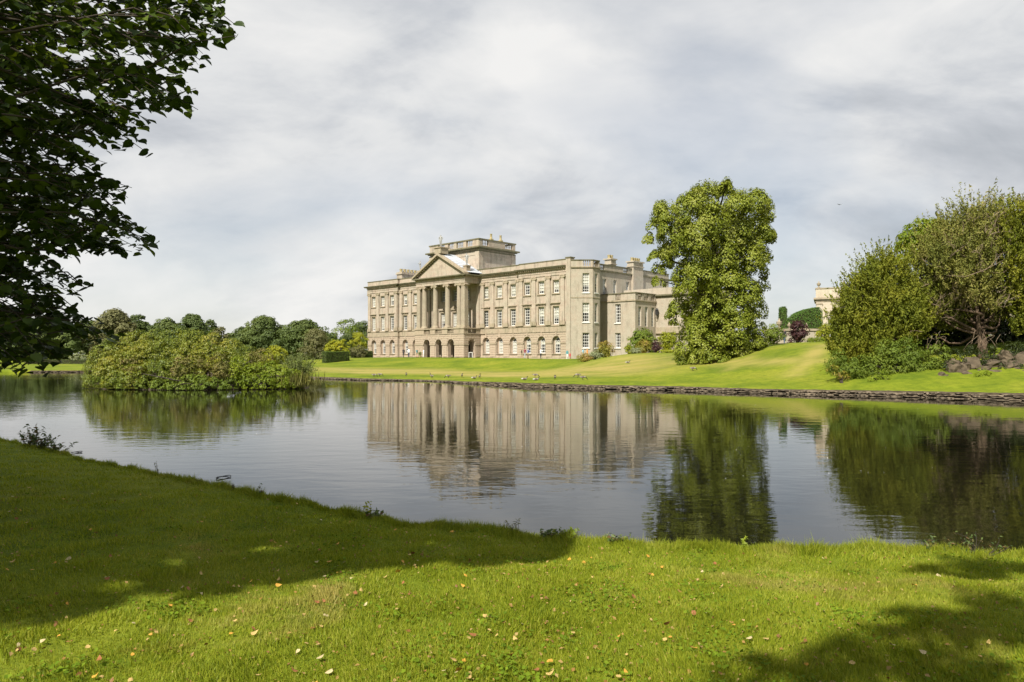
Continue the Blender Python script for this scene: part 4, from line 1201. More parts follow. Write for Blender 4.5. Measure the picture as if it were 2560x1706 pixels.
LM['hedge_lt'] = leaf_mat('bright_clipped_hedge', [(0.045, 0.105, 0.014), (0.075, 0.150, 0.020), (0.112, 0.195, 0.028)], .2, .55, .25)
LM['thicket'] = leaf_mat('black_green_foliage', [(0.016, 0.026, 0.006), (0.03, 0.045, 0.009), (0.05, 0.065, 0.014)], .15, .55, .25)  # near-black: painted shade of the yew hollow, and the rock scrub
LM['reed'] = leaf_mat('reed_leaves', [(0.12, 0.13, 0.03), (0.2, 0.19, 0.05)], .3, .5, .2)
MATI = {}
def core_mat():
    return plain('shaded_twigs', (0.03, 0.03, 0.012), 1.0, .3)
CORE = core_mat()

def shrub(name, px, py_top, py_bot, halfw, D, mat, label, cat, seed, leaf=.16, dens=60, group=None, depth=.8, lob=7, z0=None, clump=.32):
    """bush seen at photo column px between rows py_top and py_bot, half width in photo pixels"""
    rng = np.random.default_rng(seed)
    s = D / 1784.0
    x = (px - 1280) * s; hw = halfw * s
    zb = EYE - (py_bot - HZ) * s; zt = EYE - (py_top - HZ) * s
    if z0 is None: z0 = lz(x, D)
    base = empty(name, (x, D, z0)); tag(base, label, cat, group)
    h = zt - z0
    lobes = []
    for k in range(lob):
        a = 2 * math.pi * k / lob + rng.random()
        r = hw * (.5 if k else 0); rr = hw * rng.uniform(.42, .6)
        lobes.append((r * math.cos(a), r * math.sin(a) * depth, h * rng.uniform(.32, .55), rr, rr * depth, h * rng.uniform(.32, .48)))
    lobes.append((0, 0, h * .55, hw * .7, hw * .7 * depth, h * .45))
    C, N, A, S = lobes_leaves(rng, lobes, dens, leaf, clump, 22)
    C[:, 2] = np.maximum(C[:, 2], .03)
    leaf_obj('foliage', C, N, A, S, mat, base, .62)
    mb = MB()
    for k in range(6):
        a = rng.random() * 6.28
        limb(mb, (0, 0, -.1), (hw * .6 * math.cos(a), hw * .6 * depth * math.sin(a), h * .7), .05, .015, rng)
    mb.build('stem', M['bark'], base)
    return base

def tree(name, px, py_top, D, halfw, mat, label, seed, leaf=.4, dens=14, nl=16, trunk=.18, spread=(1, 1), group=None, z0=None, cat='tree', bottom=.12, clump=.8, lean=0, per=20, up=.5):
    rng = np.random.default_rng(seed)
    s = D / 1784.0; x = (px - 1280) * s; hw = halfw * s
    if z0 is None: z0 = lz(x, D)
    h = EYE - (py_top - HZ) * s - z0
    base = empty(name, (x, D, z0)); tag(base, label, cat, group)
    lobes = []
    for k in range(nl):
        u = rng.random(); a = 2.4 * k + rng.random()
        zz = bottom + (1 - bottom) * (k + .5) / nl
        prof = math.sin(min(1, (zz - bottom) / (1 - bottom) * .9 + .22) * math.pi) ** .6
        rr = hw * rng.uniform(.3, .44)
        q = max(0, hw * prof - rr * .8)
        lobes.append((q * math.cos(a), q * math.sin(a), min(h - rr * .75, h * zz), rr, rr, rr * .8))
    lobes.append((0, 0, h * .55, hw * .6, hw * .6, h * .38))
    C, N, A, S = lobes_leaves(rng, lobes, dens * 1.15, leaf * .92, clump * 1.15, per * 2, up=up)
    leaf_obj('crown', C, N, A, S, mat, base, .7)
    mb = MB()
    limb(mb, (0, 0, -.2), (lean, 0, h * .6), h * trunk * .14, h * trunk * .05, rng, .03)
    for l in lobes[::2]:
        limb(mb, (0, 0, h * rng.uniform(.25, .5)), l[:3], h * .012, h * .004, rng, .08, 4)
    mb.build('trunk', M['bark'], base)
    return base

# ---- distant wood behind the pond, left of the house
W_ = 'trees of the distant wood left of the house'
tree('woodland_tree', 285, 779, 175, 66, LM['olive'], 'feathery olive tree at the left end of the distant wood', 31, .5, 9, 20, group=W_, clump=1.0)
tree('woodland_tree', 225, 806, 185, 70, LM['wood'], 'dark rounded tree half behind the near leaves, leftmost of the distant wood', 32, .55, 9, 16, group=W_)
tree('woodland_tree', 345, 793, 185, 51, LM['dark'], 'dark green tree between the feathery olive tree and the flat topped pair', 33, .5, 11, 16, group=W_)
tree('woodland_tree', 415, 801, 190, 56, LM['wood'], 'low broad tree with flattish top above the left part of the island bush', 34, .5, 11, 16, group=W_)
tree('woodland_tree', 483, 790, 185, 53, LM['wood'], 'tall round crowned tree rising above the middle of the island bush', 35, .5, 11, 18, group=W_)
tree('woodland_tree', 525, 803, 195, 33, LM['dark'], 'small dark tree just right of the round crowned tree above the island', 36, .5, 11, 12, group=W_)
tree('woodland_tree', 548, 820, 180, 33, LM['olive'], 'low pale tree where the distant skyline dips', 37, .45, 11, 12, group=W_)
tree('woodland_tree', 662, 795, 165, 66, LM['wood'], 'large domed tree standing highest in the right half of the distant wood', 38, .45, 12, 22, group=W_)
tree('woodland_tree', 612, 822, 168, 51, LM['dark'], 'dark lower tree at the left foot of the large domed tree', 39, .45, 11, 14, group=W_)
tree('woodland_tree', 760, 805, 160, 74, LM['wood'], 'wide rounded tree right of the large domed tree', 40, .45, 12, 20, group=W_)
tree('woodland_tree', 868, 800, 160, 43, LM['mid'], 'airy tree with open twiggy top left of the house corner', 41, .34, 6, 16, group=W_, clump=.9)
tree('woodland_tree', 905, 806, 172, 43, LM['wood'], 'green tree touching the left corner of the house', 42, .42, 11, 14, group=W_)
tree('woodland_tree', 128, 800, 170, 89, LM['wood'], 'broad dark tree seen through gaps in the near branches', 43, .55, 9, 16, group=W_)
tree('woodland_tree', 20, 790, 175, 102, LM['dark'], 'dark tree at the picture edge behind the near branches', 44, .6, 8, 16, group=W_)
for k, (px, py, hw, q, lab) in enumerate([(255, 822, 50, 'dark', 'low dark tree under the feathery olive tree'), (380, 818, 50, 'wood', 'low tree filling the wood behind the left of the island bush'), (450, 820, 46, 'dark', 'low dark tree filling the wood behind the top of the island bush'), (575, 838, 48, 'wood', 'low tree in the dip of the distant wood'), (640, 838, 60, 'mid', 'low bushy tree in front of the large domed tree'), (715, 826, 50, 'dark', 'low dark tree between the two big domed trees'), (820, 836, 50, 'wood', 'low tree behind the grey willowy tree'), (520, 828, 46, 'mid', 'low green tree right of the round crowned tree above the island')]):
    tree('woodland_tree', px, py, 192 - 6 * (k % 3), hw, LM[q], lab, 320 + k, .5, 11, 14, group=W_, bottom=.02)
tree('willow_tree', 790, 826, 142, 42, LM['olive'], 'grey olive willowy tree in front of the wood, left of the hedges', 45, .26, 16, 16, cat='tree', bottom=.05)
shrub('yellow_shrub', 845, 846, 893, 34, 138, LM['yellow'], 'yellow green shrub above the left clipped hedge', 'shrub', 46, .24, 30, lob=8)
tree('dark_tree', 880, 832, 148, 34, LM['dark'], 'dark leafy tree with yellowing top behind the clipped hedges', 47, .28, 18, 16, bottom=.05)
tree('gold_topped_tree', 897, 830, 144, 22, LM['yellow'], 'golden green small tree beside the left end of the house', 48, .22, 18, 12, bottom=.3)
shrub('yellow_shrub', 895, 866, 893, 22, 141, LM['olive'], 'low olive shrub between the two clipped hedges', 'shrub', 49, .2, 30)
shrub('yellow_shrub', 690, 864, 905, 40, 118, LM['yellow'], 'yellowish shrub peeping over the right shoulder of the island bush', 'shrub', 50, .22, 30)
shrub('lawn_shrub', 205, 880, 908, 26, 124, LM['silver'], 'grey green shrub at the left edge of the island bush, beyond the low hedge', 'shrub', 51, .22, 26)
shrub('maroon_shrub', 72, 898, 911, 13, 121, LM['purple'], 'small maroon shrub on the far lawn edge, seen under the near leaves', 'shrub', 52, .14, 60, lob=5)

# ---- clipped hedges: boxes of dense leaf with rounded arrises
def hedge(name, corners, z0, h, mat, label, seed, leaf=.11, dens=170, group=None):
    rng = np.random.default_rng(seed)
    c = sum((Vector(p) for p in corners), Vector((0, 0))) / 4
    base = empty(name, (c.x, c.y, z0)); tag(base, label, 'hedge', group)
    loc = [Vector((p[0] - c.x, p[1] - c.y)) for p in corners]
    mb = MB()
    vs = [(p.x * .96, p.y * .96, -.3) for p in loc] + [(p.x * .96, p.y * .96, h - .05) for p in loc]
    mb.add(vs, [(4, 5, 6, 7), (0, 1, 5, 4), (1, 2, 6, 5), (2, 3, 7, 6), (3, 0, 4, 7)]); mb.build('twig_core', CORE, base)
    Cs = []; Ns = []
    for i in range(4):
        a, b = loc[i], loc[(i + 1) % 4]; L = (b - a).length; d = (b - a) / L; n = Vector((d.y, -d.x))
        k = int(L * h * dens)
        s_ = rng.random(k) * L; z = rng.random(k) * h
        q = np.stack([a.x + d.x * s_ + n.x * 0, a.y + d.y * s_, z], -1) + np.array([n.x, n.y, 0]) * rng.normal(size=(k, 1)) * .035
        Cs.append(q); Ns.append(np.tile([n.x, n.y, .25], (k, 1)))
    a, b, d_ = loc[0], loc[1], loc[3]
    k = int((b - a).length * (d_ - a).length * dens)
    u = rng.random((k, 1)); v = rng.random((k, 1))
    q = np.array([a.x, a.y, 0]) + u * np.array([b.x - a.x, b.y - a.y, 0]) + v * np.array([d_.x - a.x, d_.y - a.y, 0]); q[:, 2] = h + rng.normal(size=k) * .03
    Cs.append(q); Ns.append(np.tile([0, 0, 1.0], (k, 1)))
    C = np.concatenate(Cs); N = np.concatenate(Ns) + rng.normal(size=(len(C), 3)) * .55
    leaf_obj('foliage', C, N, rng.normal(size=(len(C), 3)), leaf * (.7 + .6 * rng.random(len(C))), mat, base, .6)
    return base
def house_box(px, D, lu, lv):
    """footprint with one corner at photo column px, D; lu along the front to the left, lv away, square with the house"""
    a = P(px, D, 0); u = -HX * lu; v = HYv * lv
    return [(p.x, p.y) for p in (a + u, a, a + v, a + u + v)]
hedge('clipped_hedge', house_box(815, 118, 1.3, 4.6), .62, 2.1, LM['hedge'], 'square clipped dark green hedge left of the lawn slope', 61, .12, 150, 'clipped hedges left of the house')
hedge('clipped_hedge', house_box(895, 141, 1.3, 3.6), 1.45, 1.45, LM['hedge'], 'square clipped dark green hedge against the left corner of the house', 62, .13, 130, 'clipped hedges left of the house')
a_ = P(60, 122, 0); b_ = P(560, 122, 0)
hedge('low_hedge', [(a_.x, 122), (b_.x, 122), (b_.x, 123.4), (a_.x, 123.4)], .6, .75, LM['dark'], 'low dark hedge along the far lawn left of the island', 63, .16, 50)

# ---- island with its shrubs
IS = P(505, 49.5, 0)
mb = MB()
NI = 40
vs = []; fs = []
for j, (q, z) in enumerate(((1.0, -.5), (.985, .04), (.96, .16), (.8, .35), (.4, .5), (.05, .55))):
    for i in range(NI):
        a = 2 * math.pi * i / NI
        w = 1 + .03 * math.sin(3 * a + 1) + .02 * math.sin(7 * a)
        vs.append((IS.x + 7.15 * q * w * math.cos(a), IS.y + 3.45 * q * w * math.sin(a), z * .7))
for j in range(5):
    for i in range(NI):
        k = (i + 1) % NI; fs.append((j * NI + i, j * NI + k, (j + 1) * NI + k, (j + 1) * NI + i))
fs.append(tuple(5 * NI + i for i in range(NI)))
mb.add(vs, fs, True)
M['earth'] = plain('dark_earth', (0.05, 0.04, 0.025), 1.0, .4, 4)
tag(mb.build('island', M['earth']), kind='structure')
def pix_lobes(lst, D, dy=0.0, ry=1.0, x0=0, y0=0, sc=1.0):
    """lobes traced from the photograph, given their real distance and depth"""
    out = []
    for e in lst:
        px, py, r = e[:3]; d = D + (e[3] if len(e) > 3 else 0) + dy
        p = PY(x0 + px / sc, y0 + py / sc, d); rr = r / sc * d / 1784
        sx = e[4] if len(e) > 4 else 1.0; sz = e[5] if len(e) > 5 else 1.0
        out.append((p.x, p.y, p.z, rr * sx, rr * ry, rr * sz))
    return out
def bush_from_lobes(name, lobes, mat, label, cat, seed, leaf, dens, clump, root, group=None, per=22, up=.5, droop=0, wide=.55, foliage_name='foliage', shell=.62, stems=8, barkm='bark', zmin=.05):
    rng = np.random.default_rng(seed)
    base = empty(name, root); tag(base, label, cat, group)
    C, N, A, S = lobes_leaves(rng, lobes, dens, leaf, clump, per, droop=droop, up=up, shell=shell)
    C[:, 2] = np.maximum(C[:, 2], zmin + .1 * rng.random(len(C)))
    leaf_obj(foliage_name, C - np.array(root), N, A, S, mat, base, wide)
    mb = MB()
    for k in range(stems):
        l = lobes[int(rng.integers(len(lobes)))]
        limb(mb, (rng.normal() * .3, rng.normal() * .3, -.1), Vector(l[:3]) - Vector(root), .07, .02, rng, .1)
    mb.build('stem', M[barkm], base)
    return base
big = [(640, 470, 80, -1), (680, 400, 90, -.5), (760, 340, 90, 0), (880, 310, 80, .5), (1000, 300, 80, 1), (1120, 290, 80, 1), (1240, 300, 80, 1), (1360, 320, 75, .8), (1480, 350, 70, .5), (1570, 390, 60, 0), (1640, 420, 50, 0),
       (620, 540, 70, -1.6), (720, 480, 90, -2.3), (840, 420, 95, -2.2), (960, 390, 95, -1.8), (1080, 380, 95, -1.6), (1200, 385, 95, -1.6), (1330, 400, 90, -1.6), (1450, 430, 85, -1.6), (1560, 460, 75, -1.4),
       (740, 550, 70, -3.1), (860, 530, 80, -3.2), (980, 500, 85, -3.1), (1100, 480, 85, -2.9), (1230, 480, 80, -2.8), (1350, 490, 75, -2.7), (1470, 510, 60, -2.6)]
big = pix_lobes(big, 50.0, 0, 1.1, 0, 740, 2.557)
bush_from_lobes('rhododendron_bush', big, LM['rhodo'], 'huge domed rhododendron covering the pond island', 'bush', 71, .105, 300, .25, (IS.x, IS.y, .5), per=34, up=.45, shell=.8)
tanl = pix_lobes([(1160, 455, 60, -3.6), (1240, 440, 55, -3.6), (1390, 450, 70, -3.7), (1420, 480, 50, -3.9), (830, 450, 50, -3.2), (870, 490, 40, -3.6), (1680, 400, 65, -1.9), (1620, 410, 45, -1.7), (1150, 500, 40, -3.9)], 50.0, 0, .6, 0, 740, 2.557)
bush_from_lobes('faded_flower_bush', tanl, LM['tan'], 'bush of faded pinkish tan flower heads among the island rhododendron', 'bush', 72, .11, 210, .22, (IS.x + 1, IS.y - 2.8, .3))
lowl = pix_lobes([(1080, 590, 36, -4.2), (1160, 588, 40, -4.3), (1250, 588, 40, -4.3), (1340, 588, 38, -4.2), (1430, 588, 36, -4.0), (860, 560, 60, -3.5), (960, 560, 60, -3.6), (1060, 550, 60, -3.6), (760, 560, 55, -3.3), (700, 560, 40, -3.3), (800, 575, 45, -3.6), (900, 580, 45, -3.8), (1010, 575, 45, -3.9), (1110, 565, 45, -4), (1200, 555, 50, -4), (1290, 560, 50, -4), (1390, 565, 45, -3.9), (1480, 570, 40, -3.7), (640, 550, 35, -2.6)], 50.0, 0, .6, 0, 740, 2.557)
bush_from_lobes('waterside_bush', lowl, LM['mid'], 'low mid green scrub along the front waterline of the island', 'bush', 73, .12, 210, .22, (IS.x - .8, IS.y - 3.3, .1))
brl = pix_lobes([(1560, 540, 55, -3.4), (1640, 500, 60, -3.1), (1720, 480, 60, -2.6), (1800, 510, 60, -2.3), (1880, 530, 55, -1.9), (1930, 555, 40, -1.4), (1700, 560, 50, -3.3), (1800, 565, 45, -2.9), (1520, 450, 55, -3.3), (1870, 580, 40, -2.4), (1600, 580, 40, -3.6), (1500, 500, 40, -3.6)], 50.0, 0, .7, 0, 740, 2.557)
bush_from_lobes('bright_bush', brl, LM['bright'], 'bright yellow green leafy bush at the right front of the island', 'bush', 74, .13, 220, .24, (IS.x + 5.2, IS.y - 2, .2))
# willow at the island's right end: upright sprays
rng = np.random.default_rng(75)
wb_ = empty('willow_bush', (P(745, 50, 0).x, 50, .25)); tag(wb_, 'loose silvery green willow bush at the right end of the island', 'bush')
Cs = []; Ns = []; As = []
mb = MB()
for k in range(70):
    a = rng.random() * 6.28; q = rng.random() ** .5 * .9
    b0 = np.array([q * .6 * math.cos(a), q * .6 * math.sin(a), .1])
    tip = np.array([q * 1.55 * math.cos(a) + rng.normal() * .25, q * 1.2 * math.sin(a), rng.uniform(1.3, 2.9) * (1 - .35 * q)])
    pts = [Vector(b0 + (tip - b0) * t_ + np.array([0, 0, .25 * math.sin(t_ * 3.14)])) for t_ in np.linspace(0, 1, 5)]
    mb.tube(pts, [.018, .015, .012, .008, .004], 4)
    n = 60
    t_ = .15 + .85 * rng.random(n)
    p = b0 + (tip - b0) * t_[:, None]; p[:, 2] += .25 * np.sin(t_ * 3.14)
    Cs.append(p + rng.normal(size=(n, 3)) * .09); Ns.append(rng.normal(size=(n, 3)) + [0, -.4, .6]); As.append((tip - b0) * .5 + rng.normal(size=(n, 3)) * .7)
C = np.concatenate(Cs)
leaf_obj('foliage', C, np.concatenate(Ns), np.concatenate(As), .13 * (.7 + .6 * rng.random(len(C))), leaf_mat('willow_leaves', [(0.09, 0.13, 0.03), (0.15, 0.19, 0.05), (0.22, 0.25, 0.08)], .3), wb_, .32)
mb.build('stem', M['bark'], wb_)
# grasses at the right tip
rng = np.random.default_rng(76)
gr = empty('reed_tuft', (P(748, 47.6, 0).x, 47.6, .1)); tag(gr, 'tuft of tawny reeds at the right tip of the island', 'reeds')
n = 260
p = rng.normal(size=(n, 3)) * [.6, .35, 0]; hgt = .5 + .7 * rng.random(n)
leaf_obj('blades', p + np.stack([np.zeros(n), np.zeros(n), hgt / 2], -1), rng.normal(size=(n, 3)) * [1, 1, .1], np.array([0, 0, 1]) + rng.normal(size=(n, 3)) * .18, hgt, LM['reed'], gr, .045, .1)

# ---- the big weeping lime on the right lawn
limeL = [(780, 115, 55), (800, 95, 30), (640, 175, 90), (560, 200, 60), (1040, 215, 80), (1100, 240, 45), (500, 265, 100), (330, 305, 80), (290, 280, 45), (880, 255, 110), (1085, 330, 60), (700, 330, 110), (250, 430, 65), (185, 520, 38), (400, 440, 110), (600, 480, 110), (850, 440, 120), (1020, 470, 110), (1120, 480, 45), (1150, 480, 25),
         (300, 590, 65), (240, 660, 35), (265, 760, 45), (275, 850, 32), (330, 690, 40), (460, 560, 80), (480, 760, 75), (580, 680, 100), (760, 620, 115), (950, 660, 115), (1085, 620, 60), (1070, 760, 50), (1070, 870, 55), (620, 830, 105), (820, 830, 110), (960, 920, 100), (480, 900, 65), (430, 1060, 65), (400, 1110, 45), (550, 1060, 90), (690, 1020, 95), (860, 1060, 100), (1030, 1060, 60), (500, 1200, 70), (600, 1210, 85), (730, 1210, 95), (900, 1200, 100), (1040, 1200, 60), (480, 1360, 60), (560, 1430, 65), (700, 1380, 95), (860, 1370, 95), (1000, 1310, 80), (1060, 1290, 50), (620, 1320, 80), (465, 1450, 42), (740, 1460, 55), (850, 1440, 55), (650, 1480, 40), (940, 1400, 60)]
rng = np.random.default_rng(81)
DL = 63.0
lob = []
for (cx, cy, r) in limeL:
    hw = 470 if 200 < cy < 700 else 330
    q = max(0.0, 1 - ((cx - 720) / hw) ** 2) ** .5
    dep = 4.6 * q * (1.0 if 150 < cy < 1000 else .75)
    for sgn in (-1, 1) if q > .3 else (rng.choice([-.6, .6]),):
        d = DL + sgn * dep * rng.uniform(.45, .95)
        p = PY(1560 + cx / 3.135, 430 + cy / 3.135, d); rr = r / 3.135 * d / 1784 * rng.uniform(.8, .98)
        lob.append((p.x, p.y, p.z, rr, rr * 1.05, rr))
lr = on(1795, DL)
lime = empty('lime_tree', lr); tag(lime, 'tall weeping lime tree with pale drooping foliage on the right lawn', 'tree')
C, N, A, S = lobes_leaves(rng, lob, 165, .16, .6, 120, droop=1.0, up=.35, shell=.8)
C[:, 2] = np.maximum(C[:, 2], land(C[:, 0], C[:, 1]) + .05 + .2 * rng.random(len(C)))
leaf_obj('crown', C - np.array(lr), N, A, S, LM['lime'], lime, .8, .3)
mb = MB()
limb(mb, (0, 0, -.3), (-.4, .2, 12.5), .55, .12, rng, .02, 8, k=10)
for k, l in enumerate(lob):
    if k % 2 == 0:
        e = Vector(l[:3]) - lr
        hb = max(1.2, min(11.5, e.z * .85 - rng.random() * 1.0))
        limb(mb, (-.4 * hb / 12.5, .2 * hb / 12.5, hb), e, .11, .03, rng, .06, 5, .06)
mb.build('trunk', M['bark'], lime)

# ---- shrubs beside the house and on the right terrace
G_ = 'shrubs below the side wing'
shrub('round_shrub', 1514, 853, 893, 20, 92, LM['red'], 'round shrub with reddish tips in front of the bay of the house', 'shrub', 101, .15, 80, G_)
shrub('low_shrub', 1462, 884, 908, 19, 90, LM['red'], 'low sprawling shrub at the foot of the slope, nearest the house front', 'shrub', 102, .13, 80, G_)
shrub('low_shrub', 1490, 878, 904, 20, 91, LM['silver'], 'pale green low shrub between the sprawling and the round shrub', 'shrub', 103, .13, 80, G_)
shrub('large_shrub', 1606, 818, 872, 36, 99, LM['mid'], 'large dark green domed shrub against the side wing', 'shrub', 104, .2, 60, G_)
shrub('yellow_shrub', 1609, 850, 888, 20, 88, LM['red'], 'yellow and russet shrub in front of the large dark green one', 'shrub', 105, .15, 80, G_)
shrub('small_shrub', 1571, 860, 888, 10, 88, LM['yellow'], 'small olive yellow shrub at the left of the wing shrubbery', 'shrub', 106, .14, 80, G_)
shrub('silver_shrub', 1590, 871, 889, 16, 86, LM['silver'], 'small silvery shrub at the front of the wing shrubbery', 'shrub', 107, .12, 80, G_)
shrub('purple_shrub', 1641, 853, 888, 13, 90, LM['purple'], 'small purple leaved shrub at the right of the wing shrubbery', 'shrub', 108, .15, 80, G_)
shrub('lime_shrub', 1672, 828, 884, 26, 93, LM['yellow'], 'tall yellow green shrub between the purple shrub and the weeping lime', 'shrub', 109, .18, 60, G_)
shrub('creeping_shrub', 1672, 876, 889, 26, 84, LM['yellow'], 'low cream edged ground shrub beside the skirt of the weeping lime', 'shrub', 110, .13, 80, G_, depth=.5)
shrub('terrace_shrub', 1935, 812, 860, 24, 78, LM['mid'], 'green shrub just right of the weeping lime on the terrace', 'shrub', 111, .16, 70)
shrub('purple_bush', 1996, 800, 858, 23, 80, LM['purple'], 'dark purple cone shaped bush on the right terrace', 'bush', 112, .17, 80, depth=.9, lob=6)
shrub('low_box_hedge', 2040, 846, 858, 34, 79, LM['bright'], 'low bright green border right of the purple bush', 'shrub', 113, .12, 90, depth=.35)
shrub('wall_shrub', 2062, 812, 858, 22, 82, LM['yellow'], 'yellow green shrub in front of the pale pavilion', 'shrub', 114, .16, 70)
shrub('wall_shrub', 2092, 790, 856, 26, 85, LM['mid'], 'climbing green shrub covering the lower pavilion wall', 'shrub', 115, .18, 60)

# ---- terrace retaining wall with urns
mb = MB()
q0 = P(1915, 84, 0).x; q1 = P(2062, 84, 0).x
mb.box(q0, q1, 84, 84.5, 2.8, 5.05)
tw = empty('terrace_wall', ((q0 + q1) / 2, 84.2, 0)); tag(tw, 'low buff stone terrace wall behind the purple bush', 'wall')
def child_at(mbx, name, mat, parent):
    o = mbx.build(name, mat, parent); o.location = -parent.location; return o
child_at(mb, 'wall_face', M['render'], tw)
mb = MB(); mb.box(q0 - .1, q1 + .1, 83.88, 84.62, 5.05, 5.3); child_at(mb, 'coping', M['trim'], tw)
URN = [(.16, 0), (.18, .06), (.08, .14), (.07, .22), (.22, .36), (.28, .52), (.24, .60), (.30, .66), (.12, .70), (.07, .82), (.1, .88), (.02, .96)]
def urn(p, s, label, group):
    mb = MB(); mb.lathe(0, 0, [(r * s, z * s) for r, z in URN], 12)
    o = empty('stone_urn', p); tag(o, label, 'urn', group)
    mb.build('vase', M['trim'], o)
    mb = MB(); mb.box(-.24 * s, .24 * s, -.24 * s, .24 * s, -.02, .03 * s); mb.build('plinth', M['trim'], o)
    return o
p = P(1948, 84.25, 5.32); urn(p, 1.25, 'squat stone urn on the terrace wall beside the clipped column', 'urns on the terrace wall')
p = P(2016, 84.25, 5.32); urn(p, .7, 'small stone finial on the terrace wall right of the purple bush', 'urns on the terrace wall')
p = P(1973, 84.25, 5.32); urn(p, .8, 'small stone finial on the terrace wall left of the purple bush', 'urns on the terrace wall')

# ---- clipped column and clipped dome behind the wall
def clipped(name, prof, D, depth, label, seed, mat, dens=120, leaf=.14, z0=3.4):
    """topiary: outline (photo px, row) swept round its own depth"""
    rng = np.random.default_rng(seed)
    pts = [PY(a, b, D) for a, b in prof]
    cx = sum(p.x for p in pts) / len(pts)
    base = empty(name, (cx, D, z0)); tag(base, label, 'topiary')
    Cs = []; Ns = []
    cz = sum(p.z for p in pts) / len(pts)
    mb = MB(); n = len(pts)
    for sg in (-1, 1):
        mb.add([((p.x - cx) * .95, sg * depth * .46, (p.z - z0) - .04) for p in pts], [tuple(range(n)) if sg > 0 else tuple(range(n - 1, -1, -1))])
    for a, b in zip(pts, pts[1:] + pts[:1]):
        mb.quad(((a.x - cx) * .95, -depth * .46, a.z - z0 - .04), ((b.x - cx) * .95, -depth * .46, b.z - z0 - .04), ((b.x - cx) * .95, depth * .46, b.z - z0 - .04), ((a.x - cx) * .95, depth * .46, a.z - z0 - .04))
        L = (b - a).length; k = int(L * depth * dens)
        t_ = rng.random((k, 1)); y = (rng.random((k, 1)) - .5) * depth
        q = np.array([a.x - cx, 0, a.z - z0]) * (1 - t_) + np.array([b.x - cx, 0, b.z - z0]) * t_; q[:, 1] = y[:, 0]
        Cs.append(q); nn = np.array([(a - b).z, 0, (b - a).x]); nn = nn * (1 if nn.dot(np.array([(a.x + b.x) / 2 - cx, 0, (a.z + b.z) / 2 - cz])) > 0 else -1)
        Ns.append(np.tile(nn / np.linalg.norm(nn), (k, 1)))
    mb.build('twig_core', CORE, base)
    xs = [p.x - cx for p in pts]; zs = [p.z - z0 for p in pts]
    A_ = (max(xs) - min(xs)) * (max(zs) - min(zs)); k = int(A_ * dens)
    for sg in (-1, 1):
        q = np.stack([rng.uniform(min(xs), max(xs), k), np.full(k, sg * depth / 2), rng.uniform(min(zs), max(zs), k)], -1)
        ins = np.zeros(k, bool)
        for (x0_, z0_), (x1_, z1_) in zip(zip(xs, zs), list(zip(xs, zs))[1:] + [(xs[0], zs[0])]):
            c = ((z0_ > q[:, 2]) != (z1_ > q[:, 2])) & (q[:, 0] < (x1_ - x0_) * (q[:, 2] - z0_) / (z1_ - z0_ + 1e-9) + x0_)
            ins ^= c
        q = q[ins]; Cs.append(q); Ns.append(np.tile([0, sg, .2], (len(q), 1)))
    C = np.concatenate(Cs) + rng.normal(size=(sum(map(len, Cs)), 3)) * .03; N = np.concatenate(Ns) + rng.normal(size=(len(C), 3)) * .5
    leaf_obj('foliage', C, N, rng.normal(size=(len(C), 3)), leaf * (.7 + .6 * rng.random(len(C))), mat, base, .6)
clipped('clipped_column', [(1950, 868), (1950, 772), (1954, 768), (1961, 768), (1964, 772), (1966, 868)], 92, 1.0, 'slim clipped evergreen column on the right skyline', 121, LM['hedge_lt'])
clipped('clipped_dome', [(1970, 868), (1972, 808), (1978, 796), (1988, 786), (2000, 780), (2014, 775), (2030, 771), (2036, 770), (2044, 780), (2046, 868)], 95, 3.0, 'sloping clipped evergreen mound beside the pale pavilion', 122, LM['hedge_lt'])

# ---- pale pavilion (orangery) half hidden by the yews
OD = 98.0
ox = P(2040, OD, 0).x; OL = 30.0
org = empty('orangery', (ox, OD, 3.5), math.radians(-24)); tag(org, 'pale stone orangery with urns on its parapet behind the yews', 'building')
mb = MB()
ops = [(2.6 + 4.6 * k, .9, 4.1, .5) for k in range(6)]
arch_panel(mb, (0, 0), (OL, 0), 0, 6.55, ops, .4); wall(mb, (0, 9), (0, 0), 0, 6.55); wall(mb, (OL, 0), (OL, 9), 0, 6.55)
mb.build('wall', M['pale'], org)
mb = MB(); mb.quad((.3, .8, 0), (OL - .3, .8, 0), (OL - .3, .8, 6.5), (.3, .8, 6.5)); mb.build('dark_room_backing', M['dark'], org)  # dark backing painted as the unlit orangery interior
WM['org'] = (window_frame(1.8, 4.5, 3, 5, True), pane_mesh(1.8, 4.5, True)); WT['org'] = (1.8, 4.5, 3, 5, True)
for k in range(6):
    o = link('window', WM['org'][0], None, org); o.location = (2.6 + 4.6 * k, .3, .5); link('glass', WM['org'][1], None, o)
for k in range(7):
    mb = MB(); xx = .42 + 4.6 * k if k else .42; xx = min(xx, OL - .45); mb.box(xx - .38, xx + .38, -.16, .02, .4, 5.6); q = mb.build('pilaster', M['pale'], org)
    b = MB(); b.box(xx - .46, xx + .46, -.22, .02, 5.6, 5.8); b.box(xx - .46, xx + .46, -.22, .02, 0, .4); b.build('capital', M['trim'], q)
ol = [(0, 9), (0, 0), (OL, 0), (OL, 9)]
mb = MB(); band(mb, ol, 6.0, 6.15, .08); band(mb, ol, 6.3, 6.55, .3); mb.build('cornice', M['trim'], org)
mb = MB(); band(mb, ol, 6.55, 7.75, .03, .4); mb.build('parapet', M['pale'], org)
mb = MB(); band(mb, ol, 7.75, 7.9, .1, .5); mb.build('coping', M['trim'], org)
mb = MB(); mb.quad((.2, .2, 6.9), (OL, .2, 6.9), (OL, 9, 6.9), (.2, 9, 6.9)); mb.build('roof', M['lead'], org)
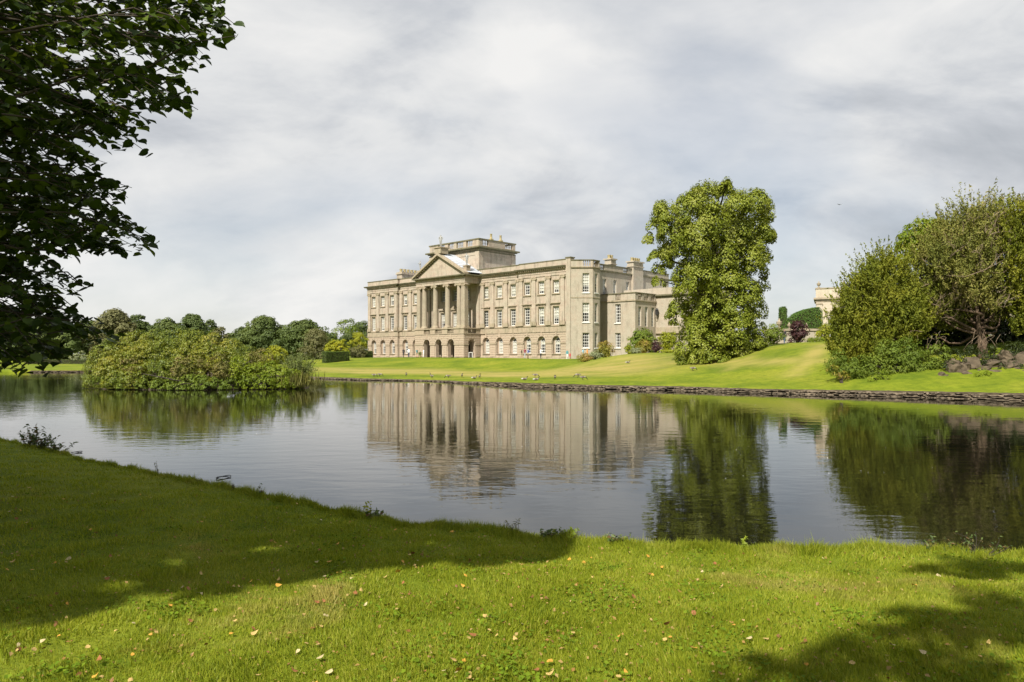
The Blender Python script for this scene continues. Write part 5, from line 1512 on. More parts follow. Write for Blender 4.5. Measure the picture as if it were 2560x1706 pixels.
for px, lab in ((2047, 'stone urn on the left corner of the orangery parapet'), (2097, 'stone urn on the orangery parapet, second from its left corner')):
    urn(Vector((ox, OD, 3.5 + 7.92)) + Matrix.Rotation(math.radians(-24), 3, 'Z') @ Vector((.35 + (px - 2047) / 50 * 3.1, .25, 0)), .95, lab, 'urns on the orangery parapet')

# ---- yews on the right bank
def sprays(rng, lobes, per_area, length, nleaf, leaf, lift=1.0, spread=.07, outw=.5):
    Cs, Ns, As = [], [], []
    for (x, y, z, rx, ry, rz) in lobes:
        k = max(6, int((rx * ry + ry * rz + rx * rz) / 3 * 12.6 * per_area))
        d = sph(rng, k)
        b = np.array([x, y, z]) + d * np.array([rx, ry, rz]) * (.45 + .5 * rng.random((k, 1)) ** .6)
        dr = norm(d * outw + np.array([0, 0, lift]) + rng.normal(size=(k, 3)) * .3)
        L = length * (.35 + 1.25 * rng.random((k, 1)) ** 2)
        t_ = rng.random((k, nleaf, 1))
        p = b[:, None] + dr[:, None] * L[:, None] * t_ + rng.normal(size=(k, nleaf, 3)) * spread * (1.15 - t_)
        Cs.append(p.reshape(-1, 3))
        Ns.append((d[:, None] * .6 + rng.normal(size=(k, nleaf, 3)) * .8 + np.array([0, -.2, .3])).reshape(-1, 3))
        As.append((dr[:, None] + rng.normal(size=(k, nleaf, 3)) * .55).reshape(-1, 3))
    C = np.concatenate(Cs); return C, np.concatenate(Ns), np.concatenate(As), leaf * (.6 + .8 * rng.random(len(C)))
def yew(name, lobes_px, D, root_px, root_D, mat, label, seed, dens=5.5, length=1.1, branches=14, bare=0, mat2=None, lift=1.0):
    rng = np.random.default_rng(seed)
    lobes = []
    for e in lobes_px:
        cx, cy, r = e[:3]
        for sg in (-1, 1):
            d = D + sg * r / 100 * .9 * rng.uniform(.3, .9) + (e[3] if len(e) > 3 else 0)
            p = PY(1900 + cx / 2.903, 470 + cy / 2.903, d); rr = r / 2.903 * d / 1784
            lobes.append((p.x, p.y, p.z, rr, rr, rr))
    rt = on(root_px, root_D); base = empty(name, rt); tag(base, label, 'tree')
    C, N, A, S = sprays(rng, lobes, dens, length, 25, .185, lift)
    C[:, 2] = np.maximum(C[:, 2], land(C[:, 0], C[:, 1]) + .05)
    leaf_obj('crown', C - np.array(rt), N, A, S, mat, base, .3)
    mb = MB()
    top = max(l[2] for l in lobes) - rt.z
    cx = sum(l[0] for l in lobes) / len(lobes) - rt.x
    limb(mb, (0, 0, -.4), (cx * .4, 0, top * .55), .24, .09, rng, .07, 7, k=9)
    for q_ in (-1, 1): limb(mb, (.2 * q_, .1, -.3), (cx * .4 + .9 * q_, .6, top * .6), .15, .06, rng, .08, 7, k=7)
    for k in range(branches):
        l = lobes[int(rng.integers(len(lobes)))]; e = Vector(l[:3]) - rt
        hb = max(.6, min(top * .55, e.z * rng.uniform(.4, .8)))
        limb(mb, (cx * .4 * hb / (top * .55), 0, hb), e, .10, .02, rng, .12, 6)
    mb.build('trunk', M['bark_mid'], base)
    if bare:
        mb = MB()
        for k in range(bare):
            l = lobes[int(rng.integers(len(lobes)))]
            s_ = Vector((l[0], l[1] - l[4] * .8, l[2])) - rt
            e = s_ + Vector((rng.normal() * .9, -.4 - rng.random() * .5, rng.uniform(-.3, 1.3)))
            pts = limb(mb, s_, e, .028, .006, rng, .18, 5, k=5)
            for j in (2, 3, 4):
                limb(mb, pts[j], pts[j] + Vector((rng.normal() * .4, -.2, rng.uniform(.1, .7))), .014, .004, rng, .15, 3, k=4)
        for k in range(16):                                   # dead twigs hanging under the crown
            s_ = PY(rng.uniform(2290, 2510), rng.uniform(820, 850), D - 1.6 - rng.random()) - rt
            e = s_ + Vector((rng.normal() * .5 - .2, -.2, -rng.uniform(.5, 1.3)))
            limb(mb, s_, e, .014, .004, rng, .25, 4, k=4)
            limb(mb, s_.lerp(e, .4), s_.lerp(e, .4) + Vector((rng.normal() * .35, 0, -.35)), .008, .003, rng, .1, 3, k=4)
        tag(mb.build('dead_branches', M['bark_pale'], base), kind='stuff')
    return base
yA = [(1080, 960, 90, -1), (1120, 860, 90, -.6), (1100, 1060, 70, -1.2), (1160, 1020, 70, -1.0), (600, 1200, 80), (700, 1190, 90), (820, 1200, 100), (940, 1130, 100), (1040, 1080, 90), (540, 1130, 50), (760, 1270, 70), (900, 1270, 80), (640, 1270, 60), (615, 910, 75), (650, 810, 60), (725, 775, 80), (840, 700, 110), (620, 1050, 80), (760, 940, 130), (900, 840, 130), (950, 990, 120), (800, 1110, 110), (640, 1170, 80), (980, 640, 90), (1050, 780, 110), (850, 590, 55), (920, 590, 55), (700, 700, 35), (1000, 900, 120), (580, 980, 45), (700, 1010, 90), (880, 560, 35), (930, 545, 30), (800, 640, 60)]
yew('yew_tree', yA, 45.5, 2195, 45.5, LM['yew2'], 'broad golden green feathery yew, leftmost of the bank yews', 131, 7.5, 1.25, lift=.95)
yB = [(1560, 620, 100, -2.4), (1480, 430, 110, -2), (1640, 480, 90, -2.2), (1650, 680, 80, -2.4), (1420, 660, 100, -2.2), (1580, 800, 80, -2.6), (1690, 860, 60, -2.4), (1330, 520, 100, -1.8), (1620, 260, 80, -1.5), (1200, 850, 110), (1330, 820, 120), (1460, 810, 120), (1600, 800, 100), (1180, 960, 70), (1280, 960, 80), (1400, 970, 80), (1540, 960, 80), (1660, 960, 70), (1720, 780, 90), (1740, 920, 70), (1120, 860, 80), (1400, 260, 100), (1500, 190, 90), (1600, 150, 75), (1700, 140, 75), (1300, 400, 120), (1450, 380, 130), (1600, 330, 130), (1720, 300, 110), (1250, 560, 120), (1400, 560, 130), (1560, 520, 130), (1700, 500, 110), (1200, 720, 120), (1350, 740, 130), (1500, 720, 130), (1650, 700, 110), (1250, 880, 110), (1400, 890, 110), (1550, 870, 100), (1150, 940, 80), (1320, 970, 70), (1500, 960, 60), (1660, 900, 70)]
yB = [(e[0], e[1] + (90 if e[1] < 300 else (50 if e[1] < 450 else 0)), *e[2:]) for e in yB]
yew('yew_tree', yB, 46.0, 2462, 44.5, LM['yew'], 'tall brownish yew with bare pale branches showing, on the right bank', 132, 4.8, 1.5, 34, 170, lift=1.5)
yC = [(1860, 130, 100), (1930, 260, 140), (1840, 400, 100), (1930, 520, 140), (1870, 680, 110), (1930, 820, 110), (1860, 1030, 45), (1930, 960, 90), (1800, 620, 80), (2080, 200, 170), (2100, 480, 190), (2100, 760, 180), (2250, 400, 180), (2250, 700, 180), (2050, 980, 120)]
yC = [(e[0], e[1] + (80 if e[1] < 300 else 0), *e[2:]) for e in yC]
yew('yew_tree', yC, 44.0, 2640, 44, LM['yew2'], 'olive yew at the right picture edge with dark hollow beneath', 133, 5.5, 1.15)
# dark scrub under the yews
sc_ = pix_lobes([(560, 1300, 60), (620, 1350, 50), (700, 1300, 70), (780, 1290, 70), (820, 1360, 50), (900, 1370, 50), (980, 1370, 55), (1060, 1290, 80), (1080, 1370, 50), (1150, 1370, 45), (1230, 1290, 70), (1290, 1300, 50), (1000, 1220, 80), (1050, 1190, 100), (1150, 1270, 95), (1290, 1220, 75), (1000, 1300, 85), (860, 1310, 85), (1200, 1330, 55), (640, 1310, 60), (740, 1340, 55), (560, 1240, 50), (920, 1190, 80), (1100, 1330, 60)], 43.2, 0, .8, 1900, 470, 2.903)
bush_from_lobes('bank_scrub', sc_, LM['mid'], 'dark green spreading scrub under the leftmost yew, down to the lawn strip', 'bush', 134, .14, 230, .28, tuple(on(2225, 43.2)), per=30, wide=.35)
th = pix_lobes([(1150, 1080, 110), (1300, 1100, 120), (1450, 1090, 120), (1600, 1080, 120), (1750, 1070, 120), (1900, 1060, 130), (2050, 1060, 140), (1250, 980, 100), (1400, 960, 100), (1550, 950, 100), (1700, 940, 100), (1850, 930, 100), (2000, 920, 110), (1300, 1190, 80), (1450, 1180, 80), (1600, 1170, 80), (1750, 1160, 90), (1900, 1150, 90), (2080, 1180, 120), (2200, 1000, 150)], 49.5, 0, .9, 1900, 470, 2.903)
bush_from_lobes('hollow_shade_foliage', th, LM['thicket'], 'added black green foliage standing in for the shaded hollow behind the yew trunks', 'bush', 139, .24, 90, .4, tuple(on(2420, 49.5)), per=30)  # dark leaf mass added to stand for the shade under the yew canopy
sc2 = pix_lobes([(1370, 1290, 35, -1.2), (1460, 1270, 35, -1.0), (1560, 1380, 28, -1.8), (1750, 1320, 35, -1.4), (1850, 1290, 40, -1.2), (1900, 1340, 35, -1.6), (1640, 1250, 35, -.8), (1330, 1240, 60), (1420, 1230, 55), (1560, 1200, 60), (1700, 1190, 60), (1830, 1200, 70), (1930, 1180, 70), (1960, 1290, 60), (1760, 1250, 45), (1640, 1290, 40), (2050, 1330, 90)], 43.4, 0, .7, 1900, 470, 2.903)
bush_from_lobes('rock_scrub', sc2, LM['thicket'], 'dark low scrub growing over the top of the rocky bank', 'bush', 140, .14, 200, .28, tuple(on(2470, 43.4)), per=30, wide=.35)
fr = pix_lobes([(1620, 1360, 42), (1590, 1375, 30), (1650, 1375, 30)], 40.6, 0, .8, 1900, 470, 2.903)
bush_from_lobes('fern_clump', fr, LM['bright'], 'small bright fern clump below the rocky bank', 'bush', 135, .14, 130, .2, tuple(on(2458, 40.6)), stems=3, wide=.3)
fr = pix_lobes([(880, 1370, 40), (830, 1380, 35), (930, 1385, 25)], 41.8, 0, .7, 1900, 470, 2.903)
bush_from_lobes('fern_clump', fr, LM['bright'], 'small light green weeds at the foot of the scrub', 'bush', 136, .14, 110, .2, tuple(on(2203, 41.8)), stems=3, wide=.3)
fr = pix_lobes([(570, 1340, 40), (520, 1330, 35), (600, 1365, 30)], 42.6, 0, .7, 1900, 470, 2.903)
bush_from_lobes('fern_clump', fr, LM['red'], 'russet green weeds at the left end of the scrub', 'bush', 137, .13, 110, .2, tuple(on(2096, 42.6)), stems=3, wide=.3)
# leafy tree behind the yews
dl = pix_lobes([(1150, 340, 95), (1080, 400, 75), (1220, 310, 75), (1060, 480, 60), (1180, 440, 100), (1000, 540, 40), (1290, 300, 60), (1250, 400, 80)], 62, 0, 1.2, 1900, 470, 2.903)
bush_from_lobes('leafy_tree', dl, LM['bright'], 'round bright green leafy tree rising behind the yews', 'tree', 138, .26, 60, .5, tuple(on(2300, 62)), foliage_name='crown')
# rocks of the bank
M['rock'] = plain('bank_rock', (0.085, 0.066, 0.042), .95, .5, 2.5)
def crag(name, seed):
    me = rock_mesh(name, seed, M['rock'], 3, 1.0, False)
    r_ = random.Random(seed); off = Vector((r_.random() * 90, r_.random() * 90, 0))
    for v in me.vertices:
        p = v.co; v.co = p * (1 + .34 * mnoise.noise(p * 3.1 + off) + .16 * mnoise.noise(p * 8 + off))
    return me
rk = [crag('bank_rock', 40 + s) for s in range(5)]
for i, (cx, cy, w, h, lab) in enumerate([(1420, 1335, .75, .65, 'brown boulder left of the fern under the tall yew'), (1320, 1375, .5, .4, 'small low rock at the left end of the rocky bank'), (1540, 1290, .7, .9, 'upright brown rock at the trunk of the tall yew'), (1500, 1375, .6, .45, 'low rock just left of the fern clump'),
                                        (1710, 1365, .7, .5, 'rounded rock just right of the fern clump'), (1800, 1310, .9, .7, 'broad tan boulder at the right of the rocky bank'), (1880, 1380, .8, .5, 'low dark rock by the right picture edge'), (1680, 1290, .8, .5, 'tan slab of rock above the fern clump'),
                                        (1900, 1270, .9, .9, 'shaded rock face at the right picture edge'), (1400, 1290, .6, .5, 'rock on the upper left of the rocky bank'), (1770, 1240, .8, .7, 'dark rock high in the hollow under the right yew'), (1470, 1310, .6, .6, 'rock between the upright rock and the left boulder'), (1610, 1330, .6, .5, 'rock directly above the fern clump'), (1850, 1340, .6, .5, 'rock between the broad boulder and the low dark rock')]):
    D_ = 41.3 + (1390 - cy) / 75
    p = PY(1900 + cx / 2.903, 470 + cy / 2.903, D_)
    o = link('boulder', rk[i % 5]); o.location = p; o.scale = (w * 1.25, w, h * 1.4); o.rotation_euler = (i * .4, 0, i * 1.3)
    tag(o, lab, 'rock', 'rocks of the right bank')

# ================================================================== near tree, upper left
NT = Vector((-8.6, 4.8, lz(-8.6, 4.8)))
near = empty('near_tree', NT); tag(near, 'dark leafy tree overhanging the upper left of the view', 'tree')
rng = np.random.default_rng(201)
poly = np.array([(-260, -160), (600, -160), (590, -40), (575, 0), (590, 80), (509, 159), (497, 285), (413, 288), (341, 323), (371, 383), (252, 413), (300, 479), (323, 497), (288, 533), (383, 587), (395, 623), (300, 637), (192, 635), (138, 662), (213, 719), (192, 773), (240, 803), (300, 832), (264, 862), (190, 880), (150, 905), (120, 930), (60, 930), (0, 930), (-260, 900)], float)
def inside(pts, poly):
    ins = np.zeros(len(pts), bool)
    for (x0, y0), (x1, y1) in zip(poly, np.roll(poly, -1, 0)):
        c = ((y0 > pts[:, 1]) != (y1 > pts[:, 1])) & (pts[:, 0] < (x1 - x0) * (pts[:, 1] - y0) / (y1 - y0 + 1e-9) + x0)
        ins ^= c
    return ins
tips = [(585, 60, 6.3), (560, 20, 6.6), (590, 90, 6.2), (500, 150, 6.4), (480, 120, 6.8), (495, 275, 6.3), (470, 270, 6.5), (430, 250, 6.6), (400, 280, 6.4), (365, 380, 6.6), (340, 320, 6.8), (320, 495, 6.9), (300, 480, 6.8), (280, 530, 7.0), (390, 620, 7.0), (380, 590, 7.1), (330, 630, 7.0), (290, 630, 7.0), (180, 645, 7.2), (140, 655, 7.3), (210, 718, 7.3), (185, 770, 7.4), (240, 805, 7.6), (300, 835, 7.8), (260, 860, 7.8), (180, 880, 7.6), (150, 905, 7.6), (110, 925, 7.5), (60, 925, 7.5), (20, 915, 7.6), (540, 40, 6.9), (455, 200, 6.7), (350, 355, 7.0), (250, 600, 7.3), (330, 440 if False else 470, 7.2)]
cand = np.stack([rng.uniform(-240, 600, 6000), rng.uniform(-150, 925, 6000)], -1)
cand = cand[inside(cand, poly)]
extra = [(float(a), float(b), float(rng.uniform(6.3, 10.5))) for a, b in cand[:820]]
twig = MB(); LC = []; LN = []; LA = []; LS = []; first = []
for k, (px, py, D) in enumerate(tips + extra):
    e = PY(px, py, D)
    ln = rng.uniform(.5, 1.1)
    back = Vector((-(.75 + .3 * rng.random()), rng.normal() * .35, .35 + .25 * rng.normal())).normalized()
    s_ = e + back * ln
    mid_ = e.lerp(s_, .5) + Vector((0, 0, .08))
    twig.tube([s_ - NT, mid_ - NT, e - NT], [.010, .007, .003], 4)
    if k % 8 == 0:
        up_ = NT + Vector((.4, .2, max(2.2, min(8.5, (s_.z - NT.z) * .9 + .8))))
        limb(twig, s_ - NT, up_ - NT, .010, .035, rng, .08, 6, -.03, 5)
    n = int(ln * 21)
    for j in range(n):
        t_ = (j + rng.random() * .6) / n
        p = (e * (1 - t_) ** 2 + mid_ * 2 * t_ * (1 - t_) + s_ * t_ ** 2)
        side = Vector(rng.normal(size=3)) * .5; side.z = -abs(side.z) * .6
        pet = .05 + .03 * rng.random()
        c = p + side.normalized() * pet
        nz = Vector((rng.normal() * .5, -.15 + rng.normal() * .5, .8))
        ax = side + Vector((.4, 0, -.7))
        LC.append(c); LN.append(nz); LA.append(ax); LS.append(rng.uniform(.075, .12)); first.append(k < len(tips) and t_ < .75)
twig.build('branches', M['bark'], near)
# heart shaped leaf: two folded halves
def leaf_pts():
    half = [(0, -.42), (.22, -.50), (.42, -.30), (.46, -.02), (.34, .26), (.15, .43), (0, .62)]
    V = [(0, -.42, 0)]
    R_ = [(x, y, .14 * x + .05 * math.sin(y * 5)) for x, y in half[1:-1]]
    L_ = [(-x, y, .14 * x + .05 * math.sin(y * 4 + 1)) for x, y in half[1:-1]]
    V = [(0, -.42, 0), (0, .05, -.02), (0, .62, -.05)] + R_ + L_
    n = len(R_)
    F_ = []
    r = [0] + list(range(3, 3 + n)) + [2]; l = [0] + list(range(3 + n, 3 + 2 * n)) + [2]
    for a, b in zip(r, r[1:]): F_.append((1, a, b))
    for a, b in zip(l, l[1:]): F_.append((1, b, a))
    return np.array(V), np.array(F_)
LV, LF = leaf_pts()
def frames(N, A):
    N = norm(np.array(N, float)); A = np.array(A, float); A = norm(A - N * (A * N).sum(-1, keepdims=True)); B = np.cross(A, N)
    return np.stack([B, A, N], -1)          # columns x, y, z
LC = np.array([tuple(c) for c in LC]); R3 = frames([tuple(v) for v in LN], [tuple(v) for v in LA]); LS = np.array(LS); first = np.array(first)
order = np.argsort(-(first * 1.0) + rng.random(len(LC)) * .1)
single = set(order[:300].tolist())
leafme = np_mesh('leaf', LV, LF, [LM['near']])
for i in order[:300]:
    o = link('leaf', leafme, None, near)
    m4 = Matrix(np.block([[R3[i] * LS[i], (LC[i] - np.array(NT))[:, None]], [np.zeros((1, 3)), np.ones((1, 1))]]).tolist())
    o.matrix_local = m4
rest = np.array([i for i in range(len(LC)) if i not in single])
V = np.einsum('nij,vj->nvi', R3[rest] * LS[rest][:, None, None], LV) + (LC[rest] - np.array(NT))[:, None]
T = (np.arange(len(rest))[:, None, None] * len(LV) + LF[None]).reshape(-1, 3)
tag(link('foliage', np_mesh('foliage', V.reshape(-1, 3), T, [LM['near']]), None, near), kind='stuff')
# the rest of its crown, above and behind, which shades the bank
def shade_crown(lobes, seed, root, dens=26, leaf=.16):
    rng = np.random.default_rng(seed)
    C, N, A, S = lobes_leaves(rng, lobes, dens, leaf, .45, 22, up=.9)
    return C - np.array(root), N, A, S
SH = Vector((0.463, 0.886)).normalized(); SN = Vector((-0.886, 0.463)).normalized()
def over(n, t_, h):
    """place in the air that shades the ground at (n across, t along the sun)"""
    k = h / math.tan(SUN_EL); q = SN * n + SH * (t_ - k)
    return (q.x, q.y, h + .5)
nlobes = []
for n, t_, h, r in [(6.1, 3.5, 8, 1.1), (5.3, 4.7, 8.5, 1.1), (4.6, 5.6, 8.2, .95), (3.9, 6.3, 8.8, .8), (3.25, 6.9, 9, .55), (7.3, 4.6, 7.5, 1.4), (6.5, 6.2, 8.5, 1.4), (8.8, 5.4, 8, 1.5), (8.2, 7, 9, 1.5), (10.4, 6.2, 7.5, 1.5), (10, 7.8, 8.5, 1.4), (12, 7, 8, 1.6), (12, 8.6, 9, 1.4), (13.8, 8, 8, 1.5), (15.5, 8.8, 8.5, 1.5), (17.5, 9.6, 8, 1.6), (19.5, 10.4, 8, 1.7),
                    (5, 7.3, 9.5, .8), (14, 6.4, 8, 1.6), (16.5, 7.4, 8.5, 1.6), (10.5, 4.6, 9, 1.6), (12.5, 5.2, 9, 1.6), (4.1, 4.6, 8.4, .28), (8.5, 3.6, 9.5, 1.3), (15, 11, 9, 1.8), (18.5, 12, 8.5, 1.8), (22, 12, 8, 1.8), (21, 9, 8, 1.6)] + [(5.2 - .6 * (q_ - 2.5) + w_, q_, 8.4 + .5 * math.sin(q_ * 9), .16 + .12 * abs(math.sin(q_ * 7))) for q_, w_ in ((2.6, .2), (3.0, -.1), (3.4, .35), (3.7, -.15), (4.1, .3), (4.4, -.2), (4.8, .25), (5.1, -.1), (5.4, .3), (5.8, -.2), (6.1, .2), (6.4, -.1))]:
    nlobes.append((*over(n + .32, t_, h), r, r, r * .75))
C, N, A, S = shade_crown(nlobes, 202, NT, 75, .26)
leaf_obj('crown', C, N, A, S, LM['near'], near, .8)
mb = MB(); rng = np.random.default_rng(203)
limb(mb, (0, 0, -.3), (.2, -.2, 11), .42, .15, rng, .02, 8, k=10)
for l in nlobes:
    e = Vector(l[:3]) - NT; hb = min(9.5, max(2.5, e.z * .75)); limb(mb, (.2 * hb / 11, -.2 * hb / 11, hb), e, .12, .03, rng, .06, 6, .03)
mb.build('trunk', M['bark'], near)
# second tree, behind the photographer, whose shadow falls on the right of the near lawn
BT = Vector((4.5, -9.0, lz(4.5, -9.0)))
bt = empty('bank_tree', BT); tag(bt, 'leafy tree on the near bank behind the viewer, casting the shade at lower right', 'tree')
bl = []
for n, t_, h, r in [(-.35, 4.75, 9, .6), (-1.7, 4.5, 9, 1.1), (-1.3, 5.7, 9.5, .6), (-3.2, 5.0, 9.5, 1.3), (-5, 6, 10, 1.5), (-6.5, 5.5, 10, 1.8), (-.45, 7.45, 10.2, .26), (-1.2, 7.85, 10.5, .42), (-2.3, 8.2, 10.5, .75), (-3.6, 8.4, 10.5, 1.0), (-.4, 3.6, 9, .5), (-1.6, 2.9, 9, 1.0), (-4, 2.5, 9, 1.5), (-7, 3, 9.5, 2), (-2.6, 6.3, 10, .3), (-5.5, 8.5, 10.5, 1.3), (.2, 5.2, 9.4, .2), (-.2, 5.9, 9.6, .18), (.5, 4.3, 9.2, .2), (-.9, 6.5, 9.8, .2), (.75, 3.9, 9, .22)]:
    bl.append((*over(n - (.45 if t_ < 6.6 else .1), t_ + (.1 if t_ < 6.6 else 0), h), r, r, r * .8))
C, N, A, S = shade_crown(bl, 204, BT, 90, .2)
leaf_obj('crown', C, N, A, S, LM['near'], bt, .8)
mb = MB(); rng = np.random.default_rng(205)
limb(mb, (0, 0, -.3), (-.3, .3, 11), .38, .14, rng, .02, 8, k=10)
for l in bl:
    e = Vector(l[:3]) - BT; hb = min(10, max(3, e.z * .8)); limb(mb, (-.3 * hb / 11, .3 * hb / 11, hb), e, .07, .02, rng, .05, 6, .03)
mb.build('trunk', M['bark'], bt)

# ================================================================== people, birds, statues
SKIN = []
def skin_figure(verts, edges, radii, root=0, sub=1):
    """returns a temporary object whose skin surface is turned into a mesh later, all at once"""
    me = bpy.data.meshes.new('figure_skeleton'); me.from_pydata(verts, edges, [])
    o = bpy.data.objects.new('figure_skeleton', me); COL.objects.link(o)
    o.modifiers.new('Skin', 'SKIN')
    sv = me.skin_vertices[0].data
    for i, r in enumerate(radii):
        sv[i].radius = (r, r) if isinstance(r, (int, float)) else r
        sv[i].use_root = (i == root)
    s = o.modifiers.new('Subsurf', 'SUBSURF'); s.levels = sub; s.render_levels = sub
    SKIN.append(o); return o
jobs = []
def person_skeleton(stride=.12, arms='down', lean=0.0, bend=None):
    V = [(0, 0, .95), (0, .0, 1.10), (0, -lean * .5, 1.30), (0, -lean * .9, 1.46), (0, -lean, 1.53), (0, -lean - .02, 1.60), (0, -lean - .02, 1.70)]
    E = [(0, 1), (1, 2), (2, 3), (3, 4), (4, 5), (5, 6)]
    Rr = [(.16, .12), (.14, .105), (.17, .115), (.09, .07), .052, .078, .088]
    for s in (-1, 1):
        b = len(V); st = stride * s
        V += [(.09 * s, 0, .88), (.10 * s, -st * .6, .50), (.10 * s, -st + (.06 if st < 0 else 0), .09), (.11 * s, -st - .14, .035)]
        E += [(0, b), (b, b + 1), (b + 1, b + 2), (b + 2, b + 3)]; Rr += [.092, .066, .043, (.042, .03)]
        b = len(V)
        if arms == 'down': A = [(.19 * s, -lean * .8, 1.41), (.225 * s, .03 + st * .4, 1.15), (.215 * s, -.05 + st * .8, .92), (.21 * s, -.07 + st * .8, .83)]
        elif arms == 'front': A = [(.19 * s, -lean * .8, 1.41), (.22 * s, -.05, 1.17), (.10 * s, -.26, 1.20), (.05 * s, -.32, 1.24)]
        elif arms == 'hip': A = [(.19 * s, 0, 1.41), (.32 * s, .05, 1.2), (.19 * s, -.04, 1.02), (.15 * s, -.08, 1.0)]
        else: A = [(.19 * s, 0, 1.41), (.24 * s, -.12, 1.24), (.16 * s, -.30, 1.42), (.10 * s, -.34, 1.50)]
        V += A; E += [(3, b), (b, b + 1), (b + 1, b + 2), (b + 2, b + 3)]; Rr += [.062, .047, .034, (.042, .022)]
    return V, E, Rr
PM = {}
def pm(name, c, r=.8):
    if name not in PM: PM[name] = plain('cloth_' + name, c, r, .12, 20)
    return PM[name]
skinm = plain('skin', (0.50, 0.30, 0.21), .6, .08)
hair_d = plain('dark_hair', (0.03, 0.02, 0.015), .6, .3); hair_l = plain('fair_hair', (0.28, 0.19, 0.09), .6, .3); shoe_m = plain('shoes', (0.04, 0.035, 0.03), .6, .3); shoe_w = plain('pale_shoes', (.55, .55, .53), .6, .1)
def person(px, D, h, face, top, bottom, label, group, stride=.12, arms='down', shorts=False, sleeves=True, hair=None, shoes=None, lean=0.0):
    V, E, Rr = person_skeleton(stride, arms, lean)
    o = skin_figure(V, E, Rr)
    jobs.append(('person', o, on(px, D), h / 1.79, face, [pm(*top), pm(*bottom), skinm, hair or hair_d, shoes or shoe_m], label, group, dict(shorts=shorts, sleeves=sleeves, lean=lean)))
GP = 'visitors in front of the house'
B_ = ('black', (.025, .025, .03)); NV = ('navy', (.03, .04, .10)); WH = ('white', (.75, .75, .74)); GY = ('grey', (.35, .35, .37)); TL = ('teal', (.08, .26, .28)); RD = ('red', (.45, .05, .05)); MR = ('maroon', (.22, .05, .07)); BL_ = ('blue', (.08, .12, .33)); SKY = ('sky', (.25, .50, .66)); OR = ('orange', (.75, .28, .05)); KH = ('khaki', (.40, .32, .20)); DJ = ('denim', (.06, .09, .18)); BRN = ('brown', (.10, .07, .05))
person(1009, 136, 1.82, 2.6, B_, B_, 'person in a dark suit walking left of the portico', GP, .16)
person(1022, 136, 1.80, 2.9, WH, NV, 'person in white shirt and navy trousers beside the dark suited one', GP, .1)
person(1042, 137, 1.68, .6, TL, KH, 'person in teal top and shorts with a red bag near the portico arches', GP, .12, 'down', True, False)
person(1059, 135, 1.70, 2.0, WH, WH, 'person all in white standing by the first portico arch', GP, .08, 'hip')
person(1304, 116.5, 1.62, 1.2, BRN, KH, 'person in dark top and pale shorts, left in the huddle below the arched windows', GP, .12, 'down', True)
person(1312, 115.8, 1.76, 2.4, MR, GY, 'person in maroon top and grey trousers in the middle of the huddle', GP, .14, 'front')
person(1320, 116.6, 1.74, 2.0, BL_, KH, 'person in blue jacket at the right of the huddle', GP, .12, 'front', True)
person(1352, 116.0, 1.78, 2.4, WH, B_, 'person in white shirt and black trousers taking a picture of the house', GP, .1, 'up')
person(1418, 113.5, 1.66, -1.0, TL, WH, 'person in teal top and pale trousers at the right end of the facade', GP, .14)
person(1425, 113.3, 1.12, -1.0, RD, RD, 'small child in red at the right end of the facade', GP, .1)
person(1458, 111.0, 1.66, 1.0, SKY, KH, 'person in pale blue top half behind the low shrubs', GP, .12)
person(1468, 110.5, 1.62, 1.4, OR, KH, 'person in orange top half behind the low shrubs', GP, .1)
person(1961, 82.0, 1.75, 2.2, B_, DJ, 'person in dark jacket and jeans beside the purple bush', None, .14)
person(2075, 79.0, 1.05, 1.2, WH, RD, 'small child in white and red in front of the yews on the ridge', None, .08)

def goose_skeleton(pose, q):
    z = 0.0 if pose != 'rest' else -.16
    V = [(0, .05, .31 + z), (0, .22, .33 + z), (0, .40, .33 + z), (0, -.14, .33 + z)]
    E = [(0, 1), (1, 2), (0, 3)]; Rr = [(.14, .13), (.095, .09), (.045, .02), (.105, .11)]
    if pose == 'graze': nk = [(0, -.25, .30 + z), (0, -.35, .19), (.02 * q, -.41, .09), (.02 * q, -.49, .04)]
    elif pose == 'preen': nk = [(0, -.20, .44 + z), (.06 * q, -.12, .50 + z), (.09 * q, .02, .47 + z), (.1 * q, .09, .43 + z)]
    elif pose == 'rest': nk = [(0, -.21, .42 + z), (0, -.22, .50 + z), (0, -.26, .57 + z), (0, -.35, .555 + z)]
    else: nk = [(0, -.21, .44 + z), (0, -.22, .56 + z), (0, -.25, .67 + z), (0, -.35, .655 + z)]
    b = len(V); V += nk; E += [(3, b), (b, b + 1), (b + 1, b + 2), (b + 2, b + 3)]; Rr += [.055, .034, .042, .015]
    if pose != 'rest':
        for s in (-1, 1):
            b = len(V); V += [(.065 * s, .06, .2), (.065 * s, .05, .03), (.07 * s, -.03, .012)]; E += [(0, b), (b, b + 1), (b + 1, b + 2)]; Rr += [.03, .012, (.025, .008)]
    return V, E, Rr
g_body = plain('goose_brown', (.13, .105, .08), .8, .3, 18); g_pale = plain('goose_breast', (.27, .24, .20), .8, .15, 18); g_black = plain('goose_black', (.015, .015, .015), .6, .2); g_white = plain('goose_white', (.42, .41, .39), .8, .08)
GG = 'geese on the far bank'
def goose(px, py, pose, face, label, s=.72):
    """py: row of its feet"""
    D = 55.0
    for _ in range(12):
        z = on(px, D).z; D = (EYE - z) * 1784 / (py - HZ)
    V, E, Rr = goose_skeleton(pose, 1 if px % 2 else -1)
    o = skin_figure(V, E, Rr)
    jobs.append(('goose', o, on(px, D), s, face, [g_body, g_pale, g_black, g_white], label, GG, dict(pose=pose)))
goose(936, 942, 'graze', 1.5, 'white breasted goose grazing at the far left of the row')
goose(950, 942, 'graze', 1.4, 'goose grazing second from the left, close behind the first')
goose(1016, 941.5, 'preen', .4, 'plump goose standing alone third from the left')
